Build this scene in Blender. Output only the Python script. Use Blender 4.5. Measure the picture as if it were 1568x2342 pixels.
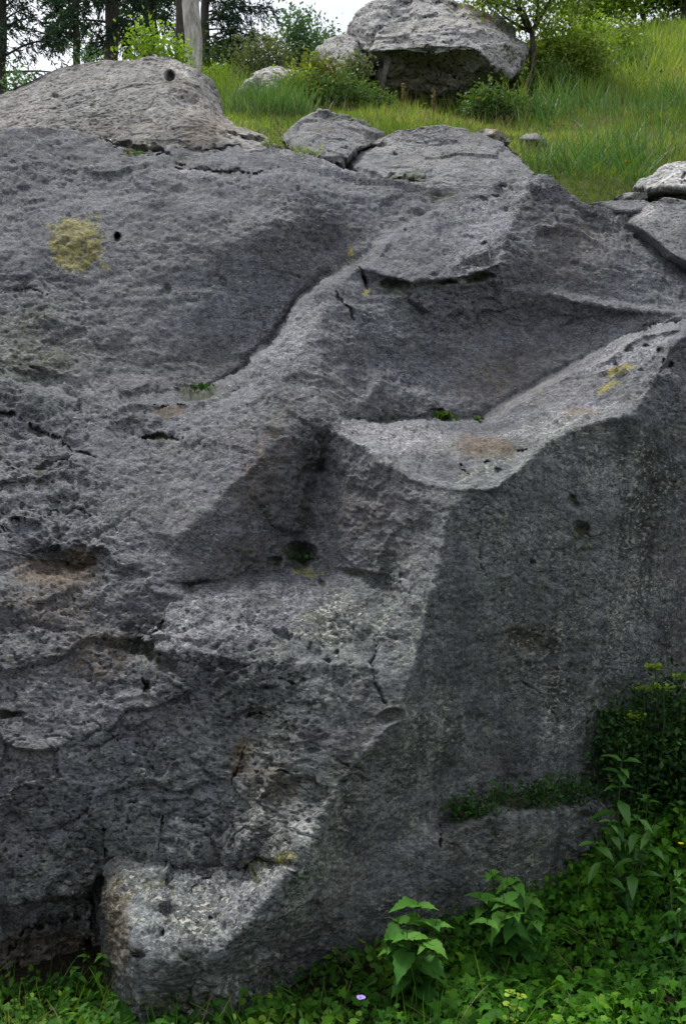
import bpy, math, random
import numpy as np
from mathutils import Vector, Matrix
from mathutils.geometry import delaunay_2d_cdt

for o in list(bpy.data.objects):
    bpy.data.objects.remove(o, do_unlink=True)
scn = bpy.context.scene
COL = scn.collection
rng = np.random.default_rng(7)
random.seed(7)

# ------------------------------------------------------------------ camera
FPX = 2277.0                  # focal length in drawing units (1568 x 2342)
CX, CY = 784.0, 1171.0
CAMZ = 1.6
cam_data = bpy.data.cameras.new("camera")
cam = bpy.data.objects.new("camera", cam_data)
COL.objects.link(cam)
cam.location = (0, 0, CAMZ)
cam.rotation_euler = (math.radians(90), 0, 0)
cam_data.sensor_fit = 'VERTICAL'
cam_data.sensor_height = 36.0
cam_data.lens = 35.0
cam_data.clip_end = 2000
scn.camera = cam
scn.render.resolution_x = 685
scn.render.resolution_y = 1024

# ------------------------------------------------------------------ sky and sun
SUN_EL, SUN_AZ = 64.0, -40.0        # azimuth measured from +Y towards +X (left of view is negative)
w = bpy.data.worlds.new("World")
scn.world = w
w.use_nodes = True
nt = w.node_tree
nt.nodes.clear()
sky = nt.nodes.new('ShaderNodeTexSky')
sky.sky_type = 'NISHITA'
sky.sun_disc = False
sky.sun_elevation = math.radians(SUN_EL)
sky.sun_rotation = math.radians(SUN_AZ)
sky.dust_density = 3.0
tc = nt.nodes.new('ShaderNodeTexCoord')
nz = nt.nodes.new('ShaderNodeTexNoise')
nz.inputs['Scale'].default_value = 2.2
nz.inputs['Detail'].default_value = 6
nz.inputs['Roughness'].default_value = 0.55
rmp = nt.nodes.new('ShaderNodeValToRGB')
rmp.color_ramp.elements[0].position = 0.30
rmp.color_ramp.elements[0].color = (0.35, 0.35, 0.35, 1)
rmp.color_ramp.elements[1].position = 0.60
rmp.color_ramp.elements[1].color = (1, 1, 1, 1)
mixc = nt.nodes.new('ShaderNodeMix')
mixc.data_type = 'RGBA'
mixc.inputs['B'].default_value = (10.2, 10.6, 11.4, 1)
bg = nt.nodes.new('ShaderNodeBackground')
bg.inputs['Strength'].default_value = 0.085
out = nt.nodes.new('ShaderNodeOutputWorld')
nt.links.new(tc.outputs['Generated'], nz.inputs['Vector'])
nt.links.new(nz.outputs['Fac'], rmp.inputs['Fac'])
nt.links.new(rmp.outputs['Color'], mixc.inputs['Factor'])
nt.links.new(sky.outputs['Color'], mixc.inputs['A'])
nt.links.new(mixc.outputs['Result'], bg.inputs['Color'])
nt.links.new(bg.outputs['Background'], out.inputs['Surface'])

sl = bpy.data.lights.new("sun", 'SUN')
sl.energy = 3.3
sl.angle = math.radians(13)
sl.color = (1.0, 0.975, 0.94)
sun = bpy.data.objects.new("sun", sl)
COL.objects.link(sun)
el, az = math.radians(SUN_EL), math.radians(SUN_AZ)
sd = Vector((math.sin(az) * math.cos(el), math.cos(az) * math.cos(el), math.sin(el)))
sun.rotation_euler = sd.to_track_quat('Z', 'Y').to_euler()
sun.location = (0, 0, 30)

scn.view_settings.view_transform = 'Standard'
scn.view_settings.look = 'None'
scn.view_settings.exposure = 0.48
scn.view_settings.gamma = 1.0
scn.view_settings.use_curve_mapping = False

# ------------------------------------------------------------------ helpers
def at(px, py, d):
    return Vector(((px - CX) / FPX * d, d, CAMZ - (py - CY) / FPX * d))

def lift(px, py, d):
    return np.stack([(px - CX) / FPX * d, d, CAMZ - (py - CY) / FPX * d], axis=-1)

_g = np.random.default_rng(3).normal(size=(256, 3))
_g /= np.linalg.norm(_g, axis=1)[:, None]
_perm = np.random.default_rng(4).permutation(256)
_perm = np.concatenate([_perm, _perm, _perm])

def gnoise(P):
    """gradient noise, about -0.7..0.7, P is (N,3)"""
    Pi = np.floor(P).astype(np.int64)
    f = P - Pi
    u = f * f * f * (f * (f * 6 - 15) + 10)
    Pi &= 255
    r = np.zeros(len(P))
    for dx in (0, 1):
        wx = u[:, 0] if dx else 1 - u[:, 0]
        for dy in (0, 1):
            wy = u[:, 1] if dy else 1 - u[:, 1]
            for dz in (0, 1):
                wz = u[:, 2] if dz else 1 - u[:, 2]
                h = _perm[_perm[_perm[(Pi[:, 0] + dx) & 255] + ((Pi[:, 1] + dy) & 255)] + ((Pi[:, 2] + dz) & 255)]
                g = _g[h]
                dot = g[:, 0] * (f[:, 0] - dx) + g[:, 1] * (f[:, 1] - dy) + g[:, 2] * (f[:, 2] - dz)
                r += wx * wy * wz * dot
    return r * 1.5

def gblur(A, s):
    """separable gaussian blur with edge padding"""
    if s <= 0:
        return A
    n = int(math.ceil(s * 3))
    k = np.exp(-0.5 * (np.arange(-n, n + 1) / s) ** 2)
    k /= k.sum()
    for ax in (0, 1):
        B = np.pad(A, [(n, n) if a == ax else (0, 0) for a in (0, 1)], mode='edge')
        C = np.zeros_like(A)
        m = A.shape[ax]
        for i, kv in enumerate(k):
            C += kv * (B[i:i + m, :] if ax == 0 else B[:, i:i + m])
        A = C
    return A

def cdt_field(points, lines, X, Y):
    """piecewise linear field through points (x,y,v) and polylines, sampled on grid X,Y (1d arrays)"""
    V, idx, edges = [], {}, []
    def add(p):
        k = (round(p[0], 1), round(p[1], 1))
        if k not in idx:
            idx[k] = len(V)
            V.append(p)
        return idx[k]
    for p in points:
        add(p)
    for L in lines:
        q = [add(p) for p in L]
        edges += [(a, b) for a, b in zip(q[:-1], q[1:]) if a != b]
    res = delaunay_2d_cdt([Vector((p[0], p[1])) for p in V], edges, [], 0, 1e-4)
    ov, faces, orig = res[0], res[2], res[3]
    co = np.array([(v.x, v.y) for v in ov])
    src = np.array([(p[0], p[1], p[2]) for p in V])
    val = np.zeros(len(co))
    for i, og in enumerate(orig):
        if og:
            val[i] = src[og[0], 2]
        else:
            dd = ((src[:, :2] - co[i]) ** 2).sum(1)
            j = np.argsort(dd)[:2]
            val[i] = src[j, 2].mean()
    out = np.full((len(Y), len(X)), np.nan)
    for f in faces:
        a, b, c = f[0], f[1], f[2]
        (x0, y0), (x1, y1), (x2, y2) = co[a], co[b], co[c]
        i0, i1 = np.searchsorted(X, [min(x0, x1, x2) - 1e-6, max(x0, x1, x2) + 1e-6])
        j0, j1 = np.searchsorted(Y, [min(y0, y1, y2) - 1e-6, max(y0, y1, y2) + 1e-6])
        if i1 <= i0 or j1 <= j0:
            continue
        gx, gy = np.meshgrid(X[i0:i1], Y[j0:j1])
        den = (y1 - y2) * (x0 - x2) + (x2 - x1) * (y0 - y2)
        if abs(den) < 1e-9:
            continue
        w0 = ((y1 - y2) * (gx - x2) + (x2 - x1) * (gy - y2)) / den
        w1 = ((y2 - y0) * (gx - x2) + (x0 - x2) * (gy - y2)) / den
        w2 = 1 - w0 - w1
        m = (w0 > -1e-6) & (w1 > -1e-6) & (w2 > -1e-6)
        sub = out[j0:j1, i0:i1]
        sub[m] = (w0 * val[a] + w1 * val[b] + w2 * val[c])[m]
    # fill the outside with the nearest row / column value
    for _ in range(4):
        bad = np.isnan(out)
        if not bad.any():
            break
        for row in out:
            ok = ~np.isnan(row)
            if ok.any() and not ok.all():
                row[:] = np.interp(np.arange(len(row)), np.where(ok)[0], row[ok])
        for col in out.T:
            ok = ~np.isnan(col)
            if ok.any() and not ok.all():
                col[:] = np.interp(np.arange(len(col)), np.where(ok)[0], col[ok])
    return out

def seg_dist(X, Y, line):
    """distance in px from every grid node to a polyline (only near it), and the parameter along it"""
    gx, gy = np.meshgrid(X, Y)
    D = np.full(gx.shape, 1e9)
    for (x0, y0), (x1, y1) in zip(line[:-1], line[1:]):
        dx, dy = x1 - x0, y1 - y0
        t = np.clip(((gx - x0) * dx + (gy - y0) * dy) / (dx * dx + dy * dy + 1e-9), 0, 1)
        D = np.minimum(D, np.hypot(gx - x0 - t * dx, gy - y0 - t * dy))
    return D

def mesh_from(name, co, quads=None, tris=None, smooth=True):
    me = bpy.data.meshes.new(name)
    co = np.asarray(co, dtype=np.float32)
    me.vertices.add(len(co))
    me.vertices.foreach_set('co', co.ravel())
    parts, starts, n = [], [], 0
    if quads is not None and len(quads):
        q = np.asarray(quads, dtype=np.int32)
        parts.append(q.ravel())
        starts.append(np.arange(len(q)) * 4)
        n = len(q) * 4
    if tris is not None and len(tris):
        t = np.asarray(tris, dtype=np.int32)
        parts.append(t.ravel())
        starts.append(np.arange(len(t)) * 3 + n)
    loops = np.concatenate(parts)
    st = np.concatenate(starts).astype(np.int32)
    me.loops.add(len(loops))
    me.loops.foreach_set('vertex_index', loops)
    me.polygons.add(len(st))
    me.polygons.foreach_set('loop_start', st)
    me.update(calc_edges=True)
    me.validate()
    if smooth:
        me.polygons.foreach_set('use_smooth', np.ones(len(me.polygons), dtype=bool))
    return me

def obj(name, me, mat=None, parent=None):
    o = bpy.data.objects.new(name, me)
    COL.objects.link(o)
    if mat is not None:
        me.materials.clear()
        me.materials.append(mat)
    if parent is not None:
        o.parent = parent
    return o

def tag(o, label=None, cat=None, group=None, kind=None):
    if label: o['label'] = label
    if cat: o['category'] = cat
    if group: o['group'] = group
    if kind: o['kind'] = kind
    return o

def empty(name, loc, label, cat, group=None):
    o = bpy.data.objects.new(name, None)
    COL.objects.link(o)
    o.location = loc
    return tag(o, label, cat, group)

def color_attr(me, name, rgba):
    a = me.attributes.new(name, 'FLOAT_COLOR', 'POINT')
    a.data.foreach_set('color', np.asarray(rgba, dtype=np.float32).ravel())

def float_attr(me, name, v):
    a = me.attributes.new(name, 'FLOAT', 'POINT')
    a.data.foreach_set('value', np.asarray(v, dtype=np.float32))

# ------------------------------------------------------------------ materials
class NT:
    def __init__(self, name):
        self.m = bpy.data.materials.new(name)
        self.m.use_nodes = True
        self.t = self.m.node_tree
        self.t.nodes.clear()
        self.o = self.n('ShaderNodeOutputMaterial')
    def n(self, k, **kw):
        x = self.t.nodes.new(k)
        for a, b in kw.items():
            setattr(x, a, b)
        return x
    def l(self, a, b):
        self.t.links.new(a, b)
    def noise(self, vec, scale, detail=3, rough=0.55, dist=0.0):
        x = self.n('ShaderNodeTexNoise')
        x.inputs['Scale'].default_value = scale
        x.inputs['Detail'].default_value = detail
        x.inputs['Roughness'].default_value = rough
        x.inputs['Distortion'].default_value = dist
        self.l(vec, x.inputs['Vector'])
        return x.outputs['Fac']
    def ramp(self, fac, stops):
        x = self.n('ShaderNodeValToRGB')
        e = x.color_ramp.elements
        while len(e) < len(stops):
            e.new(0.5)
        for i, (p, c) in enumerate(stops):
            e[i].position = p
            e[i].color = (c, c, c, 1) if isinstance(c, (int, float)) else (*c, 1)
        self.l(fac, x.inputs['Fac'])
        return x.outputs['Color']
    def mix(self, fac, a, b, blend='MIX'):
        x = self.n('ShaderNodeMix', data_type='RGBA', blend_type=blend)
        for s, v in (('Factor', fac), ('A', a), ('B', b)):
            i = x.inputs[s]
            if isinstance(v, (int, float)):
                i.default_value = v if s == 'Factor' else (v, v, v, 1)
            elif isinstance(v, tuple):
                i.default_value = (*v, 1)
            else:
                self.l(v, i)
        return x.outputs['Result']
    def math(self, op, a, b=0.0, clamp=False):
        x = self.n('ShaderNodeMath', operation=op, use_clamp=clamp)
        for i, v in enumerate((a, b)):
            if isinstance(v, (int, float)):
                x.inputs[i].default_value = v
            else:
                self.l(v, x.inputs[i])
        return x.outputs[0]

def rock_mat(name, dark, mid, light, warm=(0.085, 0.062, 0.035), grain=70.0, speck=0.4, bump=0.012, green=0.5, stretch=(1, 1, 1)):
    N = NT(name)
    geo = N.n('ShaderNodeNewGeometry')
    mp = N.n('ShaderNodeMapping')
    mp.inputs['Scale'].default_value = stretch
    N.l(geo.outputs['Position'], mp.inputs['Vector'])
    P = mp.outputs['Vector']
    P0 = geo.outputs['Position']
    big = N.noise(P0, 1.3, 2, 0.6)
    med = N.noise(P0, 7.0, 3, 0.65, 0.3)
    gr = N.noise(P, grain, 3, 0.75)
    gr2 = N.noise(P, grain * 0.3, 3, 0.75)
    base = N.ramp(gr2, [(0.40, dark), (0.5, mid), (0.61, light)])
    base = N.mix(0.55, base, N.ramp(gr, [(0.41, dark), (0.48, mid), (0.52, mid), (0.60, light)]))
    # large tints
    base = N.mix(N.ramp(big, [(0.45, 0.0), (0.65, 0.45)]), base, N.mix(1.0, base, (1.10, 1.0, 0.90), 'MULTIPLY'))
    base = N.mix(N.ramp(med, [(0.5, 0.0), (0.72, green)]), base, N.mix(1.0, base, (0.92, 1.0, 0.78), 'MULTIPLY'))
    base = N.mix(N.ramp(med, [(0.28, 0.55), (0.45, 0.0)]), base, N.mix(1.0, base, (0.72, 0.72, 0.78), 'MULTIPLY'))
    # weathering: broad dark staining and pale worn patches
    wth = N.noise(P0, 3.2, 5, 0.62, 0.6)
    base = N.mix(1.0, base, N.ramp(wth, [(0.30, (0.52, 0.53, 0.54)), (0.46, (0.92, 0.92, 0.93)), (0.58, (1.02, 1.02, 1.02)), (0.74, (1.42, 1.40, 1.36))]), 'MULTIPLY')
    # dark pits in the stone and pale crystals / lichen flecks
    ro = N.n('ShaderNodeAttribute', attribute_name='rough')
    rof = N.math('ADD', N.math('MULTIPLY', ro.outputs['Fac'], 0.75), 0.15)
    pit = N.ramp(N.noise(P, grain * 0.5, 2, 0.55), [(0.36, 1.0), (0.40, 0.0)])
    base = N.mix(N.math('MULTIPLY', pit, N.math('MINIMUM', rof, 0.85)), base, (0.020, 0.021, 0.022))
    vo = N.n('ShaderNodeTexVoronoi', feature='F1')
    vo.inputs['Scale'].default_value = grain * 0.36
    N.l(P, vo.inputs['Vector'])
    spot = N.ramp(vo.outputs['Distance'], [(0.16, 1.0), (0.26, 0.0)])
    sel = N.ramp(N.noise(P0, 9.0, 2, 0.5), [(0.46, 0.0), (0.6, 1.0)])
    base = N.mix(N.math('MULTIPLY', N.math('MULTIPLY', spot, sel), speck), base, (0.42, 0.42, 0.39))
    al = N.n('ShaderNodeAttribute', attribute_name='algae')
    ms = N.n('ShaderNodeMapping')
    ms.inputs['Scale'].default_value = (9, 9, 0.9)
    N.l(P0, ms.inputs['Vector'])
    streak = N.ramp(N.noise(ms.outputs['Vector'], 1.0, 4, 0.7), [(0.40, 0.66), (0.58, 1.28)])
    base = N.mix(al.outputs['Fac'], base, N.mix(1.0, N.mix(1.0, base, (0.88, 0.92, 0.83), 'MULTIPLY'), streak, 'MULTIPLY'))
    sel2 = N.ramp(N.noise(P0, 3.5, 3, 0.6), [(0.42, 0.1), (0.56, 1.0)])
    spot2 = N.ramp(N.noise(P, 38, 2, 0.6), [(0.57, 0.0), (0.61, 0.9)])
    base = N.mix(N.math('MULTIPLY', N.math('MULTIPLY', spot2, sel2), al.outputs['Fac']), base, (0.30, 0.30, 0.255))
    # painted wear: R moss, G rust/brown, B yellow lichen, A pale flecks and light painted on lit tops
    at_ = N.n('ShaderNodeAttribute', attribute_name='wear')
    sp = N.n('ShaderNodeSeparateColor')
    N.l(at_.outputs['Color'], sp.inputs['Color'])
    brk = N.mix(0.5, N.noise(P0, 30, 2, 0.75), gr)
    def masked(v, lo=0.35, hi=0.6):
        s = N.math('ADD', N.math('MULTIPLY', v, 1.0), N.math('MULTIPLY', N.math('SUBTRACT', brk, 0.5), 3.6))
        return N.ramp(N.math('MULTIPLY', s, N.math('GREATER_THAN', v, 0.02)), [(lo, 0.0), (hi, 1.0)])
    rust = N.math('MULTIPLY', masked(sp.outputs['Green'], 0.25, 0.8), 0.75)
    base = N.mix(rust, base, N.mix(1.0, N.mix(0.35, base, warm), (1.02, 0.80, 0.55), 'MULTIPLY'))
    pale = N.math('MULTIPLY', masked(at_.outputs['Alpha'], 0.3, 0.8), 0.6)
    base = N.mix(pale, base, N.mix(1.0, base, (1.9, 1.85, 1.85), 'MULTIPLY'))
    var = N.ramp(gr2, [(0.40, 0.30), (0.56, 1.0)])
    lich = N.math('MULTIPLY', masked(sp.outputs['Blue'], 0.3, 0.55), var)
    lcol = N.ramp(N.noise(P0, 60, 3, 0.7), [(0.3, (0.08, 0.06, 0.015)), (0.48, (0.22, 0.185, 0.025)), (0.7, (0.38, 0.36, 0.08))])
    base = N.mix(N.math('MULTIPLY', lich, 0.78), base, N.mix(0.45, lcol, N.mix(1.0, base, (1.9, 1.65, 0.3), 'MULTIPLY')))
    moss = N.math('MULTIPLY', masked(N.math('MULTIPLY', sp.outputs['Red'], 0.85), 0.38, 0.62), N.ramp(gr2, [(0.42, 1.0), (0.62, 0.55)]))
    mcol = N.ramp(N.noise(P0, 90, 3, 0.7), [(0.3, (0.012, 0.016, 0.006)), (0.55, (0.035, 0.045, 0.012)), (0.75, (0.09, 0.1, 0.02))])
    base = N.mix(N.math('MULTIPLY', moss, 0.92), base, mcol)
    b = N.n('ShaderNodeBsdfPrincipled')
    b.inputs['Roughness'].default_value = 0.9
    b.inputs['Specular IOR Level'].default_value = 0.25
    N.l(base, b.inputs['Base Color'])
    h = N.math('MULTIPLY', gr, 0.7)
    h = N.math('ADD', h, N.math('MULTIPLY', gr2, 0.9))
    h = N.math('MULTIPLY', h, N.math('ADD', rof, 0.15))
    bm = N.n('ShaderNodeBump')
    bm.inputs['Strength'].default_value = 0.9
    bm.inputs['Distance'].default_value = bump
    N.l(h, bm.inputs['Height'])
    N.l(bm.outputs['Normal'], b.inputs['Normal'])
    N.l(b.outputs['BSDF'], N.o.inputs['Surface'])
    return N.m

def leaf_mat(name, c0, c1, c2, trans=0.3, rough=0.5, spec=0.3):
    """leaf colour runs c0..c1..c2 with the per-leaf attribute rnd"""
    N = NT(name)
    a = N.n('ShaderNodeAttribute', attribute_name='rnd')
    geo = N.n('ShaderNodeNewGeometry')
    col = N.ramp(a.outputs['Fac'], [(0.0, c0), (0.55, c1), (1.0, c2)])
    col = N.mix(0.35, col, N.mix(1.0, col, N.ramp(N.noise(geo.outputs['Position'], 5, 3), [(0.3, 0.55), (0.7, 1.35)]), 'MULTIPLY'))
    b = N.n('ShaderNodeBsdfPrincipled')
    b.inputs['Roughness'].default_value = rough
    b.inputs['Specular IOR Level'].default_value = spec
    N.l(col, b.inputs['Base Color'])
    t = N.n('ShaderNodeBsdfTranslucent')
    N.l(N.mix(1.0, col, (1.3, 1.35, 0.6), 'MULTIPLY'), t.inputs['Color'])
    mx = N.n('ShaderNodeMixShader')
    mx.inputs['Fac'].default_value = trans
    N.l(b.outputs['BSDF'], mx.inputs[1])
    N.l(t.outputs['BSDF'], mx.inputs[2])
    N.l(mx.outputs['Shader'], N.o.inputs['Surface'])
    return N.m

def plain_mat(name, c0, c1, scale=20, rough=0.9, bump=0.01, stretch=(1, 1, 1)):
    N = NT(name)
    geo = N.n('ShaderNodeNewGeometry')
    mp = N.n('ShaderNodeMapping')
    mp.inputs['Scale'].default_value = stretch
    N.l(geo.outputs['Position'], mp.inputs['Vector'])
    f = N.noise(mp.outputs['Vector'], scale, 5, 0.65)
    b = N.n('ShaderNodeBsdfPrincipled')
    b.inputs['Roughness'].default_value = rough
    b.inputs['Specular IOR Level'].default_value = 0.2
    N.l(N.ramp(f, [(0.3, c0), (0.7, c1)]), b.inputs['Base Color'])
    bm = N.n('ShaderNodeBump')
    bm.inputs['Distance'].default_value = bump
    N.l(f, bm.inputs['Height'])
    N.l(bm.outputs['Normal'], b.inputs['Normal'])
    N.l(b.outputs['BSDF'], N.o.inputs['Surface'])
    return N.m

M = {}
M['rock'] = rock_mat('grey_outcrop_stone', (0.044, 0.047, 0.053), (0.104, 0.108, 0.120), (0.205, 0.210, 0.226), grain=80, bump=0.010, stretch=(1, 1, 1.7))
M['rock_warm'] = rock_mat('warm_grey_boulder_stone', (0.085, 0.08, 0.074), (0.20, 0.192, 0.182), (0.31, 0.30, 0.288), grain=40, bump=0.014)
M['rock_pale'] = rock_mat('pale_boulder_stone', (0.12, 0.115, 0.11), (0.30, 0.295, 0.29), (0.46, 0.455, 0.45), grain=32, bump=0.03, green=0.3)
M['rock_slab'] = rock_mat('smooth_grey_slab_stone', (0.09, 0.092, 0.098), (0.165, 0.167, 0.172), (0.26, 0.26, 0.265), grain=70, bump=0.012)
M['soil'] = plain_mat('dark_soil', (0.016, 0.014, 0.01), (0.05, 0.042, 0.03), 30)
M['turf'] = plain_mat('meadow_turf', (0.03, 0.045, 0.012), (0.075, 0.09, 0.028), 6)
# ------------------------------------------------------------------ ground: one sheet from the shaded foot of the rock to the hill and the horizon
def wpt(px, py, d, dz=0.0):
    v = at(px, py, d)
    return (v.x, v.y, v.z + dz)

TP = [(-60, -30, -0.5), (60, -30, -0.5), (0, -5, -0.1), (-8, 0, -.1), (8, 0, -.02), (-3, 2, -.08), (0, 2, -.08), (3, 2, -.05),
      (-2.5, 3.4, -.12), (-2.0, 3.9, -.2), (-1.0, 3.85, -.2), (-0.7, 3.2, -0.07), (-1.3, 3.3, -.08), (0, 3.35, -.12), (0.4, 3.8, -.15), (0.9, 4.2, -.05), (1.2, 4.5, 0.08), (1.75, 4.9, 0.32), (2.6, 5.3, 0.3), (4, 5, 0.3), (7, 5, 0.6),
      (-3, 5.5, 0.6), (-1.2, 5.5, 0.6), (0, 5.6, 0.6), (1.2, 6.0, 0.8), (3, 6.3, 1.0), (6, 6.3, 1.2), (-6, 6, 1.0),
      (-3, 7.2, 2.8), (-1, 7.2, 2.8), (0.5, 7.2, 2.9), (1.5, 7.25, 3.3), (-8, 9, 4.2)]
for q in [(-250, 250, 9.0, -0.5), (100, 230, 9.5, -0.6), (350, 200, 10, -0.6), (540, 268, 9.2), (640, 290, 8.6), (700, 280, 9.0), (850, 290, 9.3), (1000, 300, 9.6), (1120, 312, 9.4),
          (1240, 380, 8.2), (1300, 425, 7.8), (1350, 462, 7.5), (1420, 455, 7.5), (1470, 440, 7.7), (1568, 420, 8.2), (1800, 380, 8.6), (2200, 330, 9),
          (1240, 330, 9.6), (1400, 330, 9.6), (1568, 300, 10.2), (1900, 260, 11),
          (560, 235, 11.5), (700, 240, 12.0), (850, 262, 12.4), (1000, 272, 12.6), (1150, 255, 12.8), (1250, 260, 12.6), (1400, 240, 12.8), (1568, 215, 13.2), (2000, 160, 14),
          (520, 205, 15), (700, 190, 17), (900, 200, 17.5), (1100, 190, 17.5), (1300, 165, 17.5), (1450, 150, 18), (1568, 145, 18), (2100, 60, 19),
          (300, 215, 15), (100, 240, 15), (-300, 260, 15),
          (520, 178, 21), (700, 160, 23), (900, 150, 24), (1150, 130, 25), (1300, 95, 25), (1450, 70, 26), (1568, 55, 26), (2200, -60, 27),
          (350, 190, 21), (100, 230, 21), (-300, 250, 21)]:
    TP.append(wpt(*q))
TP += [(-30, 20, 7.5), (-30, 35, 9), (-6, 34, 10), (2, 34, 15.0), (8, 34, 17.0), (20, 34, 22), (40, 25, 22), (40, 5, 8),
       (-60, 60, 10), (-10, 60, 11), (10, 60, 16), (40, 60, 26), (90, 60, 30), (-300, 300, 20), (0, 300, 22), (300, 300, 45),
       (-300, -100, 0), (300, -100, 0), (-60, 10, 3), (-300, 60, 5), (300, 60, 30), (-15, 6, 1.5), (-15, 0, 0), (15, 5, 2.0), (15, 0, 0.2), (16, 10, 6)]
gx = np.concatenate([np.linspace(-300, -12, 40, endpoint=False), np.linspace(-12, 14, 261), np.linspace(14, 300, 41)[1:]])
gy = np.concatenate([np.linspace(-100, -4, 20, endpoint=False), np.linspace(-4, 30, 341), np.linspace(30, 300, 50)[1:]])
TZ = cdt_field(TP, [], gx, gy)
TZ = gblur(TZ, 3.0)
GX, GY = np.meshgrid(gx, gy)
tn = np.stack([GX.ravel(), GY.ravel(), np.zeros(GX.size)], 1)
TZ += (gnoise(tn * 0.8) * 0.10 + gnoise(tn * 2.3) * 0.04).reshape(TZ.shape) * np.clip((GY - 2) / 8, 0.25, 1)

def tz(x, y):
    """terrain height, bilinear"""
    x = np.atleast_1d(np.asarray(x, float)); y = np.atleast_1d(np.asarray(y, float))
    i = np.clip(np.searchsorted(gx, x) - 1, 0, len(gx) - 2)
    j = np.clip(np.searchsorted(gy, y) - 1, 0, len(gy) - 2)
    u = np.clip((x - gx[i]) / (gx[i + 1] - gx[i]), 0, 1)
    v = np.clip((y - gy[j]) / (gy[j + 1] - gy[j]), 0, 1)
    return TZ[j, i] * (1 - u) * (1 - v) + TZ[j, i + 1] * u * (1 - v) + TZ[j + 1, i] * (1 - u) * v + TZ[j + 1, i + 1] * u * v

def grid_quads(nr, nc):
    a = np.arange(nr * nc).reshape(nr, nc)
    return np.stack([a[:-1, :-1], a[1:, :-1], a[1:, 1:], a[:-1, 1:]], -1).reshape(-1, 4)

def ground_mat():
    N = NT('ground_turf_and_soil')
    geo = N.n('ShaderNodeNewGeometry')
    P = geo.outputs['Position']
    sx = N.n('ShaderNodeSeparateXYZ')
    N.l(P, sx.inputs['Vector'])
    f = N.noise(P, 9, 5, 0.7)
    g = N.noise(P, 45, 4, 0.7)
    turf = N.ramp(f, [(0.3, (0.07, 0.095, 0.022)), (0.6, (0.12, 0.14, 0.036)), (0.8, (0.15, 0.125, 0.06))])
    turf = N.mix(0.4, turf, N.ramp(g, [(0.3, (0.02, 0.03, 0.01)), (0.7, (0.12, 0.14, 0.045))]))
    soil = N.ramp(g, [(0.3, (0.012, 0.010, 0.007)), (0.7, (0.045, 0.036, 0.025))])
    k = N.ramp(N.math('MULTIPLY', sx.outputs['Y'], 0.1), [(0.58, 0.0), (0.66, 1.0)])
    b = N.n('ShaderNodeBsdfPrincipled')
    b.inputs['Roughness'].default_value = 0.95
    b.inputs['Specular IOR Level'].default_value = 0.1
    N.l(N.mix(k, soil, turf), b.inputs['Base Color'])
    bm = N.n('ShaderNodeBump')
    bm.inputs['Distance'].default_value = 0.03
    N.l(N.math('ADD', f, g), bm.inputs['Height'])
    N.l(bm.outputs['Normal'], b.inputs['Normal'])
    N.l(b.outputs['BSDF'], N.o.inputs['Surface'])
    return N.m
gme = mesh_from('ground', np.stack([GX, GY, TZ], -1).reshape(-1, 3), grid_quads(len(gy), len(gx))[:, ::-1])
tag(obj('ground', gme, ground_mat()), kind='structure')

# ------------------------------------------------------------------ the main outcrop
SIL = [(-420, 330, 7.3), (-100, 310, 7.25), (0, 302, 7.15), (90, 294, 7.1), (180, 300, 7.1), (260, 325, 7.1), (330, 340, 7.1), (420, 342, 7.1), (540, 328, 7.2),
       (620, 338, 7.2), (700, 352, 7.1), (780, 382, 7.0), (860, 408, 6.95), (940, 427, 6.95), (1000, 436, 7.0), (1060, 432, 7.0), (1120, 424, 6.95),
       (1170, 407, 6.8), (1215, 399, 6.66), (1260, 402, 6.66), (1300, 432, 6.66), (1340, 463, 6.72), (1400, 480, 6.85), (1450, 500, 6.85), (1500, 540, 6.75), (1568, 600, 6.65),
       (1700, 640, 6.6), (1990, 700, 6.8)]
LN = []   # constraint lines; those in CR stay sharp
CR = []
def ln(*p, sharp=False):
    LN.append(list(p))
    if sharp:
        CR.append([(q[0], q[1]) for q in p])
ln(*SIL)
ln((-420, 100, 7.8), (1990, 100, 7.8))
# big upper slab, from the rim of the boulder shelf down to the seam
ln((-420, 420, 7.0), (0, 385, 6.85), (120, 372, 6.8), (200, 360, 6.85), (300, 380, 6.75), (450, 396, 6.62), (600, 390, 6.6), (680, 400, 6.55), (780, 432, 6.55), (900, 462, 6.65), (1000, 470, 6.8))
ln((-420, 600, 6.2), (0, 560, 6.15), (120, 540, 6.2), (270, 540, 6.25), (400, 540, 6.15), (550, 530, 6.08), (640, 500, 6.1), (720, 490, 6.28), (800, 510, 6.45), (880, 510, 6.55))
ln((-420, 760, 5.6), (0, 700, 5.72), (150, 700, 5.78), (280, 700, 5.84), (420, 700, 5.86), (560, 680, 6.0), (640, 650, 6.08), (720, 600, 6.25))
ln((-420, 900, 5.3), (0, 850, 5.36), (150, 860, 5.42), (250, 880, 5.46), (380, 850, 5.6), (500, 810, 5.8), (580, 770, 5.96))
# seam behind the middle spine (slab side), then the spine's own rim
ln((285, 908, 5.4), (400, 897, 5.5), (470, 890, 5.6), (540, 848, 5.8), (635, 765, 6.02), (690, 680, 6.18), (765, 612, 6.26), (835, 578, 6.3), (900, 525, 6.45), (1000, 474, 6.75), sharp=True)
ln((235, 975, 5.12), (288, 918, 5.1), (400, 912, 5.1), (475, 902, 5.12), (548, 860, 5.22), (645, 775, 5.42), (668, 735, 5.55), (722, 678, 5.72), (800, 620, 5.95), (850, 590, 6.08), (910, 540, 6.3), (1010, 482, 6.62), sharp=True)
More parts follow.
